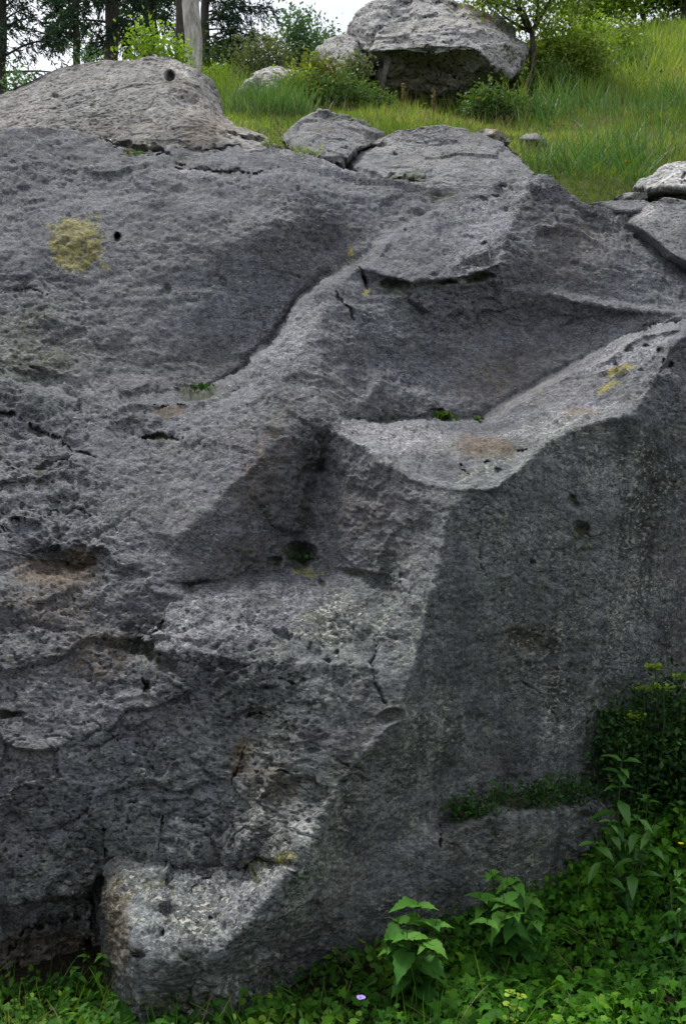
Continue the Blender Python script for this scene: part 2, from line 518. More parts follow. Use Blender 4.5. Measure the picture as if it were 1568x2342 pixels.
# bright shoulder below the rim and the spine's ridge
ln((380, 950, 5.0), (500, 945, 4.93), (600, 880, 4.98), (690, 790, 5.22), (735, 720, 5.5))
ln((735, 720, 5.5), (740, 800, 5.25), (725, 900, 4.98), (745, 987, 4.78), sharp=True)
ln((800, 620, 5.95), (780, 680, 5.68), (735, 720, 5.5))
# overhanging slab left of the bright patch: lip and recess under it
ln((835, 612, 5.96), (880, 625, 5.92), (950, 640, 5.86), (1010, 632, 5.88), (1070, 630, 5.9), (1140, 606, 5.98), sharp=True)
ln((840, 640, 5.98), (880, 642, 5.95), (950, 652, 5.88), (1010, 643, 5.91), (1070, 641, 5.93), (1135, 618, 5.99), sharp=True)
ln((880, 560, 6.15), (960, 550, 6.2), (1030, 540, 6.28))
# crest of the bright patch (faces left), peak and dark face to its right
ln((1215, 399, 6.66), (1190, 450, 6.42), (1158, 520, 6.18), (1142, 600, 5.95), (1150, 648, 5.98), sharp=True)
ln((1040, 510, 6.48), (1075, 470, 6.68), (1110, 440, 6.85))
ln((1310, 480, 6.42), (1285, 560, 6.26), (1268, 630, 6.15))
ln((1490, 575, 6.5), (1460, 630, 6.28), (1440, 675, 6.17))
# rim above the bowl
ln((1150, 648, 6.0), (1210, 653, 6.1), (1270, 656, 6.12), (1330, 676, 6.12), (1420, 689, 6.13), (1568, 700, 6.14), (1990, 726, 6.2), sharp=True)
ln((1150, 660, 6.0), (1210, 666, 6.03), (1270, 669, 6.03), (1330, 690, 6.0), (1420, 703, 6.0), (1568, 714, 6.0), (1990, 742, 6.0), sharp=True)
# bowl
ln((860, 700, 5.8), (940, 740, 5.84), (1010, 760, 5.9), (1100, 745, 6.06), (1200, 765, 6.12), (1300, 760, 6.12), (1400, 745, 6.1), (1500, 736, 6.06))
ln((790, 800, 5.42), (850, 830, 5.56), (930, 850, 5.66), (1050, 850, 5.8), (1150, 840, 5.88), (1220, 820, 5.92))
ln((870, 880, 5.36), (820, 935, 5.18), (778, 968, 5.02), sharp=True)
ln((778, 968, 5.02), (850, 968, 5.3), (1000, 964, 5.5), (1100, 958, 5.58), (1180, 908, 5.72), (1250, 866, 5.82), (1330, 828, 5.88), (1420, 771, 5.94), (1500, 745, 5.96), (1990, 752, 5.96), sharp=True)
# flat ledge: back rim, front rim
ln((745, 987, 4.78), (850, 981, 5.0), (1000, 976, 5.16), (1100, 970, 5.22), (1185, 920, 5.3), (1255, 879, 5.34), (1335, 840, 5.34), (1425, 782, 5.28), (1480, 762, 5.2), (1545, 754, 5.12), (1700, 760, 5.2), (1990, 790, 5.5), sharp=True)
ln((745, 987, 4.78), (820, 1012, 4.58), (880, 1058, 4.36), (950, 1092, 4.24), (1030, 1112, 4.16), (1090, 1112, 4.13), (1140, 1106, 4.15), (1200, 1058, 4.32), (1290, 988, 4.54), (1370, 968, 4.6), (1440, 953, 4.62), (1475, 895, 4.76), (1503, 850, 4.84), (1532, 785, 4.98), (1568, 765, 5.04), (1700, 790, 5.2), (1990, 850, 5.5), sharp=True)
ln((960, 1020, 4.72), (1100, 1010, 4.78), (1220, 975, 4.92), (1340, 900, 5.08), (1430, 830, 5.1))
# long right-hand face, steep to slightly overhanging
ln((1030, 1112, 4.16), (1022, 1180, 4.09), (1000, 1300, 4.0), (975, 1400, 3.94), (945, 1530, 3.85), (925, 1600, 3.8), (905, 1650, 3.75), (850, 1710, 3.71), (800, 1760, 3.69), (722, 1885, 3.57), (682, 1978, 3.46), (600, 2070, 3.38), (540, 2142, 3.32), (500, 2240, 3.32), (480, 2420, 3.32), sharp=True)
ln((1290, 988, 4.54), (1280, 1100, 4.47), (1290, 1300, 4.45), (1290, 1500, 4.42), (1290, 1700, 4.42), (1300, 1815, 4.42))
ln((1140, 1106, 4.15), (1140, 1300, 4.2), (1120, 1500, 4.2), (1090, 1700, 4.14), (1060, 1850, 4.12))
ln((1440, 953, 4.62), (1460, 1100, 4.72), (1480, 1300, 4.8), (1480, 1500, 4.82), (1460, 1700, 4.8))
ln((1568, 765, 5.04), (1568, 900, 4.93), (1580, 1100, 4.95), (1590, 1300, 5.05), (1590, 1500, 5.1), (1590, 1750, 5.1))
ln((1990, 1100, 5.6), (1990, 1500, 5.7), (1990, 1900, 5.7))
# low shelf at the foot of the right face
ln((1020, 1878, 4.08), (1080, 1856, 4.18), (1150, 1835, 4.25), (1240, 1815, 4.42), (1345, 1815, 4.62), sharp=True)
ln((1035, 1905, 3.92), (1085, 1882, 3.98), (1150, 1872, 4.0), (1240, 1858, 4.08), (1345, 1846, 4.3), (1400, 1850, 4.5), sharp=True)
ln((1035, 1905, 3.92), (1030, 1980, 3.95), (1010, 2060, 3.96), (1000, 2150, 3.98), (1000, 2420, 3.98))
ln((1240, 1900, 4.06), (1250, 2000, 4.12), (1260, 2150, 4.2), (1260, 2420, 4.2))
ln((1420, 1900, 4.5), (1430, 2100, 4.5), (1430, 2420, 4.5))
ln((930, 1780, 3.92), (860, 1950, 3.84), (790, 2080, 3.76), (730, 2200, 3.74), (700, 2420, 3.74))
# gully between the spine and the ledge
ln((745, 1000, 4.86), (732, 1080, 4.88), (708, 1180, 4.8), (690, 1285, 4.7), sharp=True)
ln((810, 1080, 4.6), (795, 1180, 4.58), (785, 1300, 4.54))
ln((880, 1060, 4.36), (900, 1180, 4.29), (915, 1290, 4.19), (930, 1360, 4.06))
# wall left of the gully
ln((500, 945, 4.93), (560, 985, 4.76), (600, 1045, 4.6), (530, 1110, 4.5), (405, 1240, 4.34), (422, 1334, 4.27), sharp=True)
ln((670, 1000, 4.72), (640, 1080, 4.66), (600, 1160, 4.55), (560, 1250, 4.46))
ln((422, 1336, 4.38), (540, 1328, 4.44), (640, 1308, 4.6), (690, 1294, 4.68), (780, 1312, 4.54), (860, 1330, 4.36), (935, 1362, 4.06), sharp=True)
# lower block: bright top, front, undercut
ln((375, 1440, 4.08), (450, 1398, 4.14), (560, 1365, 4.24), (700, 1375, 4.26), (820, 1390, 4.18), (900, 1425, 4.02))
ln((362, 1500, 3.99), (450, 1490, 3.94), (600, 1520, 3.9), (750, 1525, 3.87), (850, 1520, 3.86), sharp=True)
ln((365, 1700, 3.93), (480, 1700, 3.86), (600, 1700, 3.84), (740, 1700, 3.74))
ln((280, 1850, 3.84), (380, 1850, 3.82), (560, 1870, 3.77), (680, 1850, 3.64))
ln((262, 1948, 3.78), (400, 1955, 3.75), (520, 1942, 3.72), (600, 1950, 3.64), (668, 1968, 3.48), sharp=True)
ln((258, 1966, 3.86), (400, 1974, 3.86), (520, 1962, 3.84), (600, 1968, 3.72), (660, 1980, 3.5), sharp=True)
# bright toe facet and its dark sides
ln((257, 1985, 3.76), (400, 1992, 3.8), (520, 1985, 3.76), (600, 1982, 3.64), (665, 1988, 3.48))
ln((257, 1985, 3.76), (282, 2085, 3.5), (315, 2165, 3.29), (400, 2190, 3.26), (470, 2185, 3.27), (540, 2142, 3.32))
ln((315, 2165, 3.29), (318, 2300, 3.27), (318, 2420, 3.27), sharp=True)
ln((242, 1990, 3.98), (228, 2160, 3.9), (235, 2300, 3.72), (235, 2420, 3.7), sharp=True)
# left mass and the brown recess below it
ln((-420, 2010, 3.6), (0, 2036, 3.64), (100, 2044, 3.68), (190, 2022, 3.74), (240, 1975, 3.82), sharp=True)
ln((-420, 2064, 3.74), (0, 2076, 3.78), (100, 2084, 3.82), (195, 2062, 3.9), (238, 2010, 3.96), sharp=True)
ln((-420, 2240, 3.55), (0, 2250, 3.75), (120, 2240, 3.8), (225, 2230, 3.85))
ln((-420, 2420, 3.5), (0, 2420, 3.55), (150, 2420, 3.6))
ln((-420, 1850, 3.5), (0, 1820, 3.75), (120, 1800, 3.78), (220, 1820, 3.82))
ln((-420, 1650, 3.7), (0, 1640, 3.86), (150, 1640, 3.89), (260, 1640, 3.92), (335, 1620, 3.97))
ln((-420, 1480, 4.0), (0, 1470, 4.02), (150, 1470, 4.05), (260, 1450, 4.12), (330, 1470, 4.14))
ln((-420, 1350, 4.3), (0, 1345, 4.26), (60, 1335, 4.27), (130, 1332, 4.3), (210, 1332, 4.32), (300, 1340, 4.28), (400, 1340, 4.26))
ln((40, 1262, 4.36), (110, 1262, 4.38), (200, 1252, 4.38))
ln((50, 1275, 4.5), (110, 1278, 4.55), (195, 1270, 4.55), (190, 1318, 4.46), (70, 1316, 4.42), (50, 1275, 4.5))
ln((-420, 1180, 4.6), (0, 1190, 4.58), (100, 1170, 4.6), (230, 1160, 4.6), (350, 1160, 4.52))
ln((-420, 1050, 4.85), (0, 1060, 4.84), (110, 1060, 4.84), (215, 1052, 4.84), (300, 1040, 4.84), (400, 1020, 4.82))
ln((-420, 950, 5.1), (0, 950, 5.1), (110, 975, 5.08), (190, 1000, 5.06), (235, 975, 5.12))

STEP = 3.0
UX = np.arange(-420, 1991, STEP)
UY = np.arange(200, 2421, STEP)
Dep = cdt_field([], LN, UX, UY)
soft = gblur(Dep, 7.0)
sharpD = gblur(Dep, 1.2)
cm = np.zeros(Dep.shape)
for L in CR:
    cm = np.maximum(cm, np.clip(1 - (seg_dist(UX, UY, L) - 6) / 26.0, 0, 1))
Dep = soft * (1 - cm) + sharpD * cm

gxx, gyy = np.meshgrid(UX, UY)
# wobble for hand-drawn lines
wq = np.stack([gxx.ravel() * 0.02, gyy.ravel() * 0.02, np.zeros(gxx.size)], 1)
WX = gnoise(wq).reshape(gxx.shape) * 14 + gnoise(wq * 3.1 + 9).reshape(gxx.shape) * 6
WY = gnoise(wq + 31).reshape(gxx.shape) * 14 + gnoise(wq * 3.1 + 47).reshape(gxx.shape) * 6

WV = np.clip(0.75 + 1.5 * gnoise(wq * 1.7 + 71).reshape(gxx.shape) + 0.9 * gnoise(wq * 5 + 171).reshape(gxx.shape), 0.12, 1.7)

def warp_sample(G, dx, dy):
    fi = np.clip((gxx + dx - UX[0]) / STEP, 0, len(UX) - 1.001); fj = np.clip((gyy + dy - UY[0]) / STEP, 0, len(UY) - 1.001)
    i = fi.astype(int); j = fj.astype(int); u = fi - i; v = fj - j
    return G[j, i] * (1 - u) * (1 - v) + G[j, i + 1] * u * (1 - v) + G[j + 1, i] * (1 - u) * v + G[j + 1, i + 1] * u * v
fx_ = gnoise(wq * 7.5 + 300).reshape(gxx.shape) * 5; fy_ = gnoise(wq * 7.5 + 330).reshape(gxx.shape) * 5
inner = np.clip((gyy - np.interp(gxx, [p[0] for p in SIL], [p[1] for p in SIL]) - 10) / 60, 0, 1)
AR = [(1030, 1112), (1000, 1300), (945, 1530), (905, 1650), (800, 1760), (722, 1885), (682, 1978), (540, 2142), (495, 2240)]
inner = inner * (0.25 + 0.75 * np.clip((seg_dist(UX, UY, [(1180, 912), (1250, 872), (1330, 834), (1420, 778), (1500, 752), (1990, 770)]) - 12) / 40, 0, 1))
inner = inner * (0.3 + 0.7 * np.clip((seg_dist(UX, UY, AR) - 15) / 60, 0, 1))
Dep = warp_sample(Dep, (WX * 0.45 + fx_ * 0.6) * inner, (WY * 0.45 + fy_ * 0.6) * inner)

def local_line(line, width):
    """distance field only in the line's bounding box"""
    xs = [p[0] for p in line]; ys = [p[1] for p in line]
    m = width * 4 + 20
    i0, i1 = np.searchsorted(UX, [min(xs) - m, max(xs) + m])
    j0, j1 = np.searchsorted(UY, [min(ys) - m, max(ys) + m])
    sx = gxx[j0:j1, i0:i1] + WX[j0:j1, i0:i1] * 0.9
    sy = gyy[j0:j1, i0:i1] + WY[j0:j1, i0:i1] * 0.9
    D = np.full(sx.shape, 1e9)
    ns = len(line) - 1
    for k_, ((x0, y0), (x1, y1)) in enumerate(zip(line[:-1], line[1:])):
        dx, dy = x1 - x0, y1 - y0
        t = np.clip(((sx - x0) * dx + (sy - y0) * dy) / (dx * dx + dy * dy + 1e-9), 0, 1)
        tp = np.clip(1.25 * (1 - np.abs(2 * (k_ + t) / ns - 1) ** 1.5), 0.1, 1)
        D = np.minimum(D, np.hypot(sx - x0 - t * dx, sy - y0 - t * dy) / tp)
    return (slice(j0, j1), slice(i0, i1)), D

carve = np.zeros(Dep.shape)
wear_and_light = np.zeros(Dep.shape + (4,))
def crack(line, width, depth, moss=0.0):
    s, D = local_line(line, width)
    width = width * 0.8
    k = np.clip(1 - D / (width * WV[s]), 0, 1)
    carve[s] = np.maximum(carve[s], k ** 0.8 * depth)
    if moss:
        wear_and_light[s + (0,)] = np.maximum(wear_and_light[s + (0,)], np.clip(1.15 - D / (width * 1.5), 0, 1) * moss * 0.9)
def hole(x, y, rx, ry, depth, moss=0.0):
    q = np.hypot((gxx - x + WX * 0.55) / rx, (gyy - y + WY * 0.55) / ry)
    np.maximum(carve, np.clip(1 - q, 0, 1) ** 0.5 * depth, out=carve)
    if moss:
        wear_and_light[..., 0] = np.maximum(wear_and_light[..., 0], np.clip(1.3 - q * 0.8, 0, 1) * moss)
def stain_or_light(x, y, rx, ry, ch, v=1.0, ang=0.0, edge=0.35):
    c, s_ = math.cos(math.radians(ang)), math.sin(math.radians(ang))
    u = gxx - x + WX * 0.6
    t = gyy - y + WY * 0.6
    q = np.hypot((u * c + t * s_) / rx, (-u * s_ + t * c) / ry)
    wear_and_light[..., ch] = np.maximum(wear_and_light[..., ch], np.clip((1 + edge - q) / (2 * edge), 0, 1) * v)

for L, wd, dp, ms in [
    ([(-60, 935), (0, 948), (60, 955), (110, 985), (180, 1030), (215, 1047)], 9, 0.07, 0.5),
    ([(215, 1047), (130, 1050), (60, 1070), (0, 1075)], 6, 0.04, 0.4),
    ([(-40, 1232), (0, 1224), (70, 1208)], 8, 0.06, 0.2),
    ([(70, 1208), (120, 1170), (240, 1165)], 5, 0.03, 0.4),
    ([(385, 1388), (375, 1430), (355, 1470)], 9, 0.06, 0.6),
    ([(378, 1850), (372, 1930), (368, 1985)], 9, 0.06, 0.6),
    ([(240, 1880), (246, 1930), (240, 1990)], 12, 0.09, 0.3),
    ([(222, 2010), (210, 2110), (205, 2190)], 8, 0.07, 0.0),
    ([(0, 2190), (50, 2140), (100, 2110), (190, 2100)], 10, 0.06, 0.0),
    ([(80, 2110), (60, 2180), (20, 2240), (10, 2300)], 9, 0.05, 0.0),
    ([(400, 384), (460, 392), (560, 390), (640, 378)], 5, 0.06, 0.1),
    ([(330, 352), (400, 372), (440, 385)], 5, 0.05, 0.2),
    ([(310, 995), (360, 1000), (420, 1008)], 9, 0.06, 0.9),
    ([(345, 915), (420, 918)], 12, 0.09, 0.5),
    ([(765, 672), (790, 705), (815, 740)], 8, 0.05, 0.4),
    ([(825, 605), (836, 655)], 7, 0.06, 0.9),
    ([(690, 345), (740, 365), (800, 385)], 4, 0.03, 0.0),
    ([(565, 1640), (590, 1632), (625, 1636)], 9, 0.06, 0.9),
    ([(655, 1650), (668, 1680)], 8, 0.05, 0.7),
    ([(640, 1560), (680, 1568)], 8, 0.04, 0.8),
    ([(862, 1450), (852, 1500), (858, 1560), (890, 1620)], 8, 0.03, 0.2),
    ([(880, 1652), (905, 1640)], 10, 0.06, 0.3),
    ([(770, 1745), (800, 1752), (850, 1790)], 5, 0.03, 0.0),
    ([(570, 1700), (545, 1770), (530, 1800)], 18, 0.03, 0.0),
    ([(650, 1770), (690, 1800)], 10, 0.04, 0.5),
    ([(1010, 1880), (1008, 1940)], 7, 0.07, 0.0),
    ([(1045, 1050), (1060, 1065), (1080, 1078)], 8, 0.07, 0.0),
    ([(1105, 1052), (1125, 1056)], 6, 0.05, 0.0),
    ([(1170, 1032), (1210, 1026)], 6, 0.05, 0.0),
    ([(1400, 800), (1440, 788)], 6, 0.05, 0.0),
    ([(0, 660), (50, 650), (110, 672)], 6, 0.03, 0.4),
    ([(1160, 1540), (1200, 1560), (1250, 1602), (1300, 1685)], 4, 0.02, 0.0),
    ([(1100, 1180), (1092, 1260), (1105, 1330)], 4, 0.02, 0.0),
    ([(60, 830), (100, 845)], 8, 0.03, 0.6),
    ([(430, 1965), (470, 1970), (520, 1950)], 10, 0.06, 0.6),
    ([(420, 2065), (460, 2040), (500, 2010)], 5, 0.03, 0.4),
]:
    crack(L, wd, dp, ms)
q = np.hypot((gxx - 271 + WX * .12) / 12, (gyy - 549 + WY * .12) / 13)
np.maximum(carve, np.sqrt(np.clip(1 - q ** 2, 0, 1)) * 0.13, out=carve)
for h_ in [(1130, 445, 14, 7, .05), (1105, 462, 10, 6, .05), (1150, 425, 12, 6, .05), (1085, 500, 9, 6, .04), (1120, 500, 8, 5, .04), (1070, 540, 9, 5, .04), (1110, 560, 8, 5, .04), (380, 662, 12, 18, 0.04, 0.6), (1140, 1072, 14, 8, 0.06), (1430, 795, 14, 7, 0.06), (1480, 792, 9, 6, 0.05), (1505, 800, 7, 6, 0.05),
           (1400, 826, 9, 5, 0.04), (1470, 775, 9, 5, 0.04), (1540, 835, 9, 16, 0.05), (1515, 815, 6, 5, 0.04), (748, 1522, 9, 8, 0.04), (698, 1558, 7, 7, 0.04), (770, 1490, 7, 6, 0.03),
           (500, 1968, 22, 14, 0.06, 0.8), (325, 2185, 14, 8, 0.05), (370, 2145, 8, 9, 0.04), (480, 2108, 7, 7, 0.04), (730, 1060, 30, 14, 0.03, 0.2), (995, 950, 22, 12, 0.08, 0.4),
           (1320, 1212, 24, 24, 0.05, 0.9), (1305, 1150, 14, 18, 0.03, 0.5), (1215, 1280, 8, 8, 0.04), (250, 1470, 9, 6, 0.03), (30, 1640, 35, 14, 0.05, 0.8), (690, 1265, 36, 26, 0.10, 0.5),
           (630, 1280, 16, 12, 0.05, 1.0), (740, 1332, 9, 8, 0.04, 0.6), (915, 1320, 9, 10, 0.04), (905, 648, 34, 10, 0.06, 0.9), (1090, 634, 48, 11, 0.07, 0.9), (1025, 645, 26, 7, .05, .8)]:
    hole(*h_)
def hollow(x, y, rx, ry, ang, depth):
    c, s_ = math.cos(math.radians(ang)), math.sin(math.radians(ang))
    u = gxx - x + WX * 0.8; t = gyy - y + WY * 0.8
    q = np.hypot((u * c + t * s_) / rx, (-u * s_ + t * c) / ry)
    np.maximum(carve, np.clip(1 - q ** 2, 0, 1) * depth, out=carve)
hollow(345, 1500, 85, 26, 32, 0.09)
hollow(1220, 1480, 80, 34, 20, 0.035)
hollow(1150, 1580, 60, 26, 60, 0.02)
hollow(120, 880, 100, 30, 12, 0.05)
hollow(70, 1120, 110, 24, -8, 0.05)
hollow(270, 1690, 90, 22, -25, 0.04)
hollow(340, 1578, 16, 24, 0, 0.07)
hollow(890, 1640, 34, 16, -20, 0.06)
hollow(720, 1070, 45, 16, -10, 0.05)
# moss R0, rust G1, lichen B2, pale A3 (flecks, plus light painted onto ledge tops and toe)
for s_ in [(175, 560, 60, 56, 2, 1.0, 0, 0.22), (112, 522, 10, 8, 2, .6), (238, 612, 12, 8, 2, .6), (225, 505, 9, 8, 2, .5), (1415, 840, 36, 9, 2, 1.0, -28, 0.2), (1388, 880, 26, 9, 2, 1.0, -25, 0.2), (800, 575, 10, 12, 2, 0.8), (835, 660, 8, 9, 2, 0.9),
           (125, 1318, 90, 42, 1, 1.0, 0, 0.5), (180, 1290, 36, 42, 1, 1.0), (120, 1390, 120, 60, 1, 0.4, 0, 0.5), (1110, 1018, 70, 24, 1, 0.8, 5), (1330, 945, 50, 14, 1, 0.6), (385, 935, 40, 20, 1, 0.9),
           (600, 1080, 50, 130, 1, 0.45, 25), (560, 1270, 110, 40, 1, 0.4, -15), (230, 1500, 90, 70, 1, 0.5), (560, 1730, 30, 60, 1, 0.7, 15), (630, 1800, 60, 50, 1, 0.4),
           (1310, 580, 90, 90, 1, 0.35), (1150, 860, 130, 60, 1, 0.4, -25), (110, 2190, 130, 70, 1, 0.75), (280, 2120, 30, 120, 1, 0.7), (820, 1180, 80, 70, 1, 0.3), (110, 290, 60, 20, 1, 0.3),
           (1100, 520, 60, 90, 3, 1.0, 25, 0.5), (1190, 425, 50, 25, 3, 0.9), (480, 1440, 110, 60, 3, 0.9, -15, 0.6), (700, 1390, 130, 40, 3, 0.6), (460, 2060, 210, 90, 3, 0.7, -12, 0.5),
           (880, 1010, 140, 30, 3, 0.8), (1290, 960, 160, 18, 3, 0.8, -15), (1440, 800, 110, 30, 3, 0.9, -22), (640, 780, 60, 100, 3, 0.6, 35), (730, 370, 130, 16, 3, 0.8, 17), (650, 2030, 40, 60, 3, 0.8, 30), (420, 398, 80, 12, 3, 0.7),
           (700, 1900, 24, 30, 3, 0.8), (1450, 480, 70, 50, 3, 0.8), (550, 1040, 45, 40, 3, 0.5),
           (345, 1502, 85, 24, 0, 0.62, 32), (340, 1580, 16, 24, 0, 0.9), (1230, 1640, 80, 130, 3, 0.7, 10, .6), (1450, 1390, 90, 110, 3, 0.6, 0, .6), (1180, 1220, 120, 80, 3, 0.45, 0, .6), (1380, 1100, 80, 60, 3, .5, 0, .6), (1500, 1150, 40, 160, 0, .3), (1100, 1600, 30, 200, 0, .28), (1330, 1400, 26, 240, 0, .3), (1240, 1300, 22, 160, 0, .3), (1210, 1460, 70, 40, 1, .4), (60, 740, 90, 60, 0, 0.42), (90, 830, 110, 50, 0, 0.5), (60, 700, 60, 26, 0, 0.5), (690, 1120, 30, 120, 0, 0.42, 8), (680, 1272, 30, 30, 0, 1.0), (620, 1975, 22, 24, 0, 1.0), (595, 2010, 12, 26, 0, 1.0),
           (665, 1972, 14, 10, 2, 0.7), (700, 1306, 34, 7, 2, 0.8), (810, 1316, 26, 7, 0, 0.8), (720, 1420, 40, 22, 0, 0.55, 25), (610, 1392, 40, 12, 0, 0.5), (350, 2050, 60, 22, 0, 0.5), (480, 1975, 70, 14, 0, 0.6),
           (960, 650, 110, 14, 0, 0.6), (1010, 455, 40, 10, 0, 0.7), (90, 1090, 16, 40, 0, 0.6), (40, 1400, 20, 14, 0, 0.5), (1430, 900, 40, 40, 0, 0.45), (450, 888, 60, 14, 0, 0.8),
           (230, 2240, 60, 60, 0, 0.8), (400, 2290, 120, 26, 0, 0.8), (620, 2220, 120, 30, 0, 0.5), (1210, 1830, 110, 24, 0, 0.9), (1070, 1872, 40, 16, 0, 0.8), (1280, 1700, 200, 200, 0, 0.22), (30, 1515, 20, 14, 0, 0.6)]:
    stain_or_light(*s_)

# keep only the dense rows/columns inside the frame, thin ones outside
ci = np.array([i for i in range(len(UX)) if (-45 <= UX[i] <= 1613) or i % 4 == 0 or i == len(UX) - 1])
ri = np.array([j for j in range(len(UY)) if UY[j] <= 2360 or j % 4 == 0 or j == len(UY) - 1])
sub = np.ix_(ri, ci)
px, py, dd = gxx[sub], gyy[sub], Dep[sub] + carve[sub]
wr = wear_and_light[sub]
# silhouette: rows above it roll over to the back of the rock
sx_ = np.array([p[0] for p in SIL]); sy_ = np.array([p[1] for p in SIL]); sdp = np.array([p[2] for p in SIL])
o_ = np.argsort(sx_)
jit = gnoise(np.stack([UX[ci] * 0.03, np.zeros(len(ci)), np.zeros(len(ci))], 1)) * 5 + gnoise(np.stack([UX[ci] * 0.11, np.ones(len(ci)), np.zeros(len(ci))], 1)) * 1.2
ysil = np.interp(UX[ci], sx_[o_], sy_[o_]) + jit
dsil = np.interp(UX[ci], sx_[o_], sdp[o_])
Pm = lift(px, py, dd)
above = py < ysil[None, :]
Ps = lift(UX[ci], ysil, dsil)
t = (ysil[None, :] - py)
tt = np.clip(t, 0, None) * 0.011
Pb = np.stack([np.broadcast_to(Ps[None, :, 0], tt.shape), Ps[None, :, 1] + tt, Ps[None, :, 2] - 0.04 * tt - 0.35 * tt ** 2], -1)
Pm = np.where(above[..., None], Pb, Pm)
# surface normals of the smooth form
def grid_normals(P):
    du = np.gradient(P, axis=1)
    dv = np.gradient(P, axis=0)
    n = np.cross(dv, du)
    n /= np.linalg.norm(n, axis=-1, keepdims=True) + 1e-12
    return n
n0 = grid_normals(np.stack([gblur(Pm[..., k], 4) for k in range(3)], -1))
flip = np.sign((n0 * -Pm).sum(-1).mean())
n0 *= flip if flip != 0 else 1
Q = Pm.reshape(-1, 3)
def facet(P, seed):
    """broken planar facets: every cell has its own tilt and step"""
    Pi = np.floor(P).astype(np.int64)
    best = np.full(len(P), 1e9); val = np.zeros(len(P))
    for dx in (-1, 0, 1):
        for dy in (-1, 0, 1):
            for dz in (-1, 0, 1):
                c = Pi + np.array((dx, dy, dz))
                h = _perm[_perm[_perm[(c[:, 0] + seed) & 255] + (c[:, 1] & 255)] + (c[:, 2] & 255)]
                fp = c + 0.5 + _g[h] * 0.45
                dlt = P - fp
                d2 = (dlt * dlt).sum(1)
                m = d2 < best
                best[m] = d2[m]
                val[m] = ((dlt[m] * _g[(h[m] * 7 + 13) & 255]).sum(1) + 0.35 * _g[(h[m] * 5 + 3) & 255, 0])
    return val
def rock_disp(Q, amp=1.0, aniso=(1, 1, 1.7), big=1.0, rough=None, fac=None):
    A = Q * np.array(aniso)
    d = big * (0.08 * gnoise(Q * 1.1 + 3) + 0.045 * gnoise(A * 2.4 + 11))
    r = 1 - np.abs(gnoise(A * 4.5 + 17)) * 2.2
    d += 0.004 * r
    d += 0.007 * gnoise(A * 8.5 + 5) + 0.0045 * gnoise(A * 17 + 23)
    g1 = gnoise(A * 30 + 41)
    g2 = gnoise(A * 58 + 77)
    if rough is None:
        rough = np.clip(0.65 + 1.2 * gnoise(Q * 2.0 + 90), 0.25, 1.4)
    if fac is not None:
        B = A + 0.12 * np.stack([gnoise(Q * 5 + 1), gnoise(Q * 5 + 33), gnoise(Q * 5 + 66)], 1)
        d += fac * (0.045 * facet(B * 2.3, 5) + 0.020 * facet(B * 6.5, 9))
    d += rough * (0.0030 * g1 + 0.0032 * g2)
    # pits
    p1 = np.clip(-gnoise(A * 21 + 60) - 0.26, 0, 1)
    p2 = np.clip(-gnoise(A * 44 + 160) - 0.30, 0, 1)
    d -= rough * (0.035 * p1 + 0.05 * p2)
    # thin fissures
    w_ = gnoise(A * 3.0 + 200) + 0.35 * gnoise(A * 9 + 210)
    fis = np.clip(1 - np.abs(w_) / 0.018, 0, 1) * np.clip(gnoise(Q * 1.6 + 300) * 3 - 0.3, 0, 1)
    d -= 0.02 * fis
    return d * amp
# how broken or worn each part of the surface is
RP = [(-420, 300, .5), (1990, 300, .5), (-420, 2420, .8), (1990, 2420, .3), (150, 350, .6), (400, 420, .4), (450, 560, .18), (400, 720, .15), (560, 620, .2), (300, 820, .25), (560, 780, .2), (60, 560, .55), (60, 800, .8),
      (90, 1000, .95), (250, 1050, .8), (420, 980, .6), (640, 850, .7), (700, 720, .6), (780, 880, .35), (560, 1150, .3), (700, 1150, .6), (830, 1180, .25), (950, 1150, .5), (500, 1280, .3),
      (150, 1300, 1.1), (300, 1250, .6), (120, 1500, .9), (150, 1700, .8), (100, 1930, 1.0), (450, 1440, 1.1), (700, 1360, .35), (650, 1450, .6), (600, 1600, .75), (800, 1600, .6), (900, 1450, .9), (890, 1560, .8), (500, 1800, .85), (700, 1800, .7),
      (300, 1850, .9), (450, 2060, .8), (620, 2020, .7), (420, 2230, .7), (120, 2170, 1.0), (1090, 500, 1.3), (1180, 430, 1.2), (950, 570, .35), (1000, 640, .8), (900, 760, .4), (1050, 830, .2), (1200, 760, .2), (1400, 740, .25), (1300, 560, .35), (1480, 620, .35), (800, 480, .4), (960, 430, .5),
      (900, 1020, .45), (1100, 1050, .6), (1250, 940, .4), (1440, 820, .9), (1200, 1200, .35), (1450, 1050, .3), (1100, 1450, .2), (1220, 1470, .7), (1300, 1600, .45), (1500, 1400, .4), (1000, 1750, .2), (850, 2000, .2), (1200, 1700, .25), (1150, 1880, .8), (1500, 1800, .3)]
RGH = gblur(cdt_field(RP, [], UX, UY), 14)[sub]
RGH = np.clip(RGH * np.clip(1 + 0.9 * gnoise(Q * 2.0 + 90).reshape(px.shape), 0.35, 1.7), 0.08, 1.5)
near = (0.25 + 0.75 * np.clip((seg_dist(UX, UY, AR) - 10) / 90, 0, 1))[sub]
disp = rock_disp(Q, rough=RGH.ravel(), fac=(np.clip(RGH * 1.1 - 0.15, 0, 1) * near).ravel(), big=np.clip(0.25 + 0.6 * RGH, 0.25, 0.85).ravel()).reshape(px.shape)
disp = np.where(above, disp * 0.6, disp)
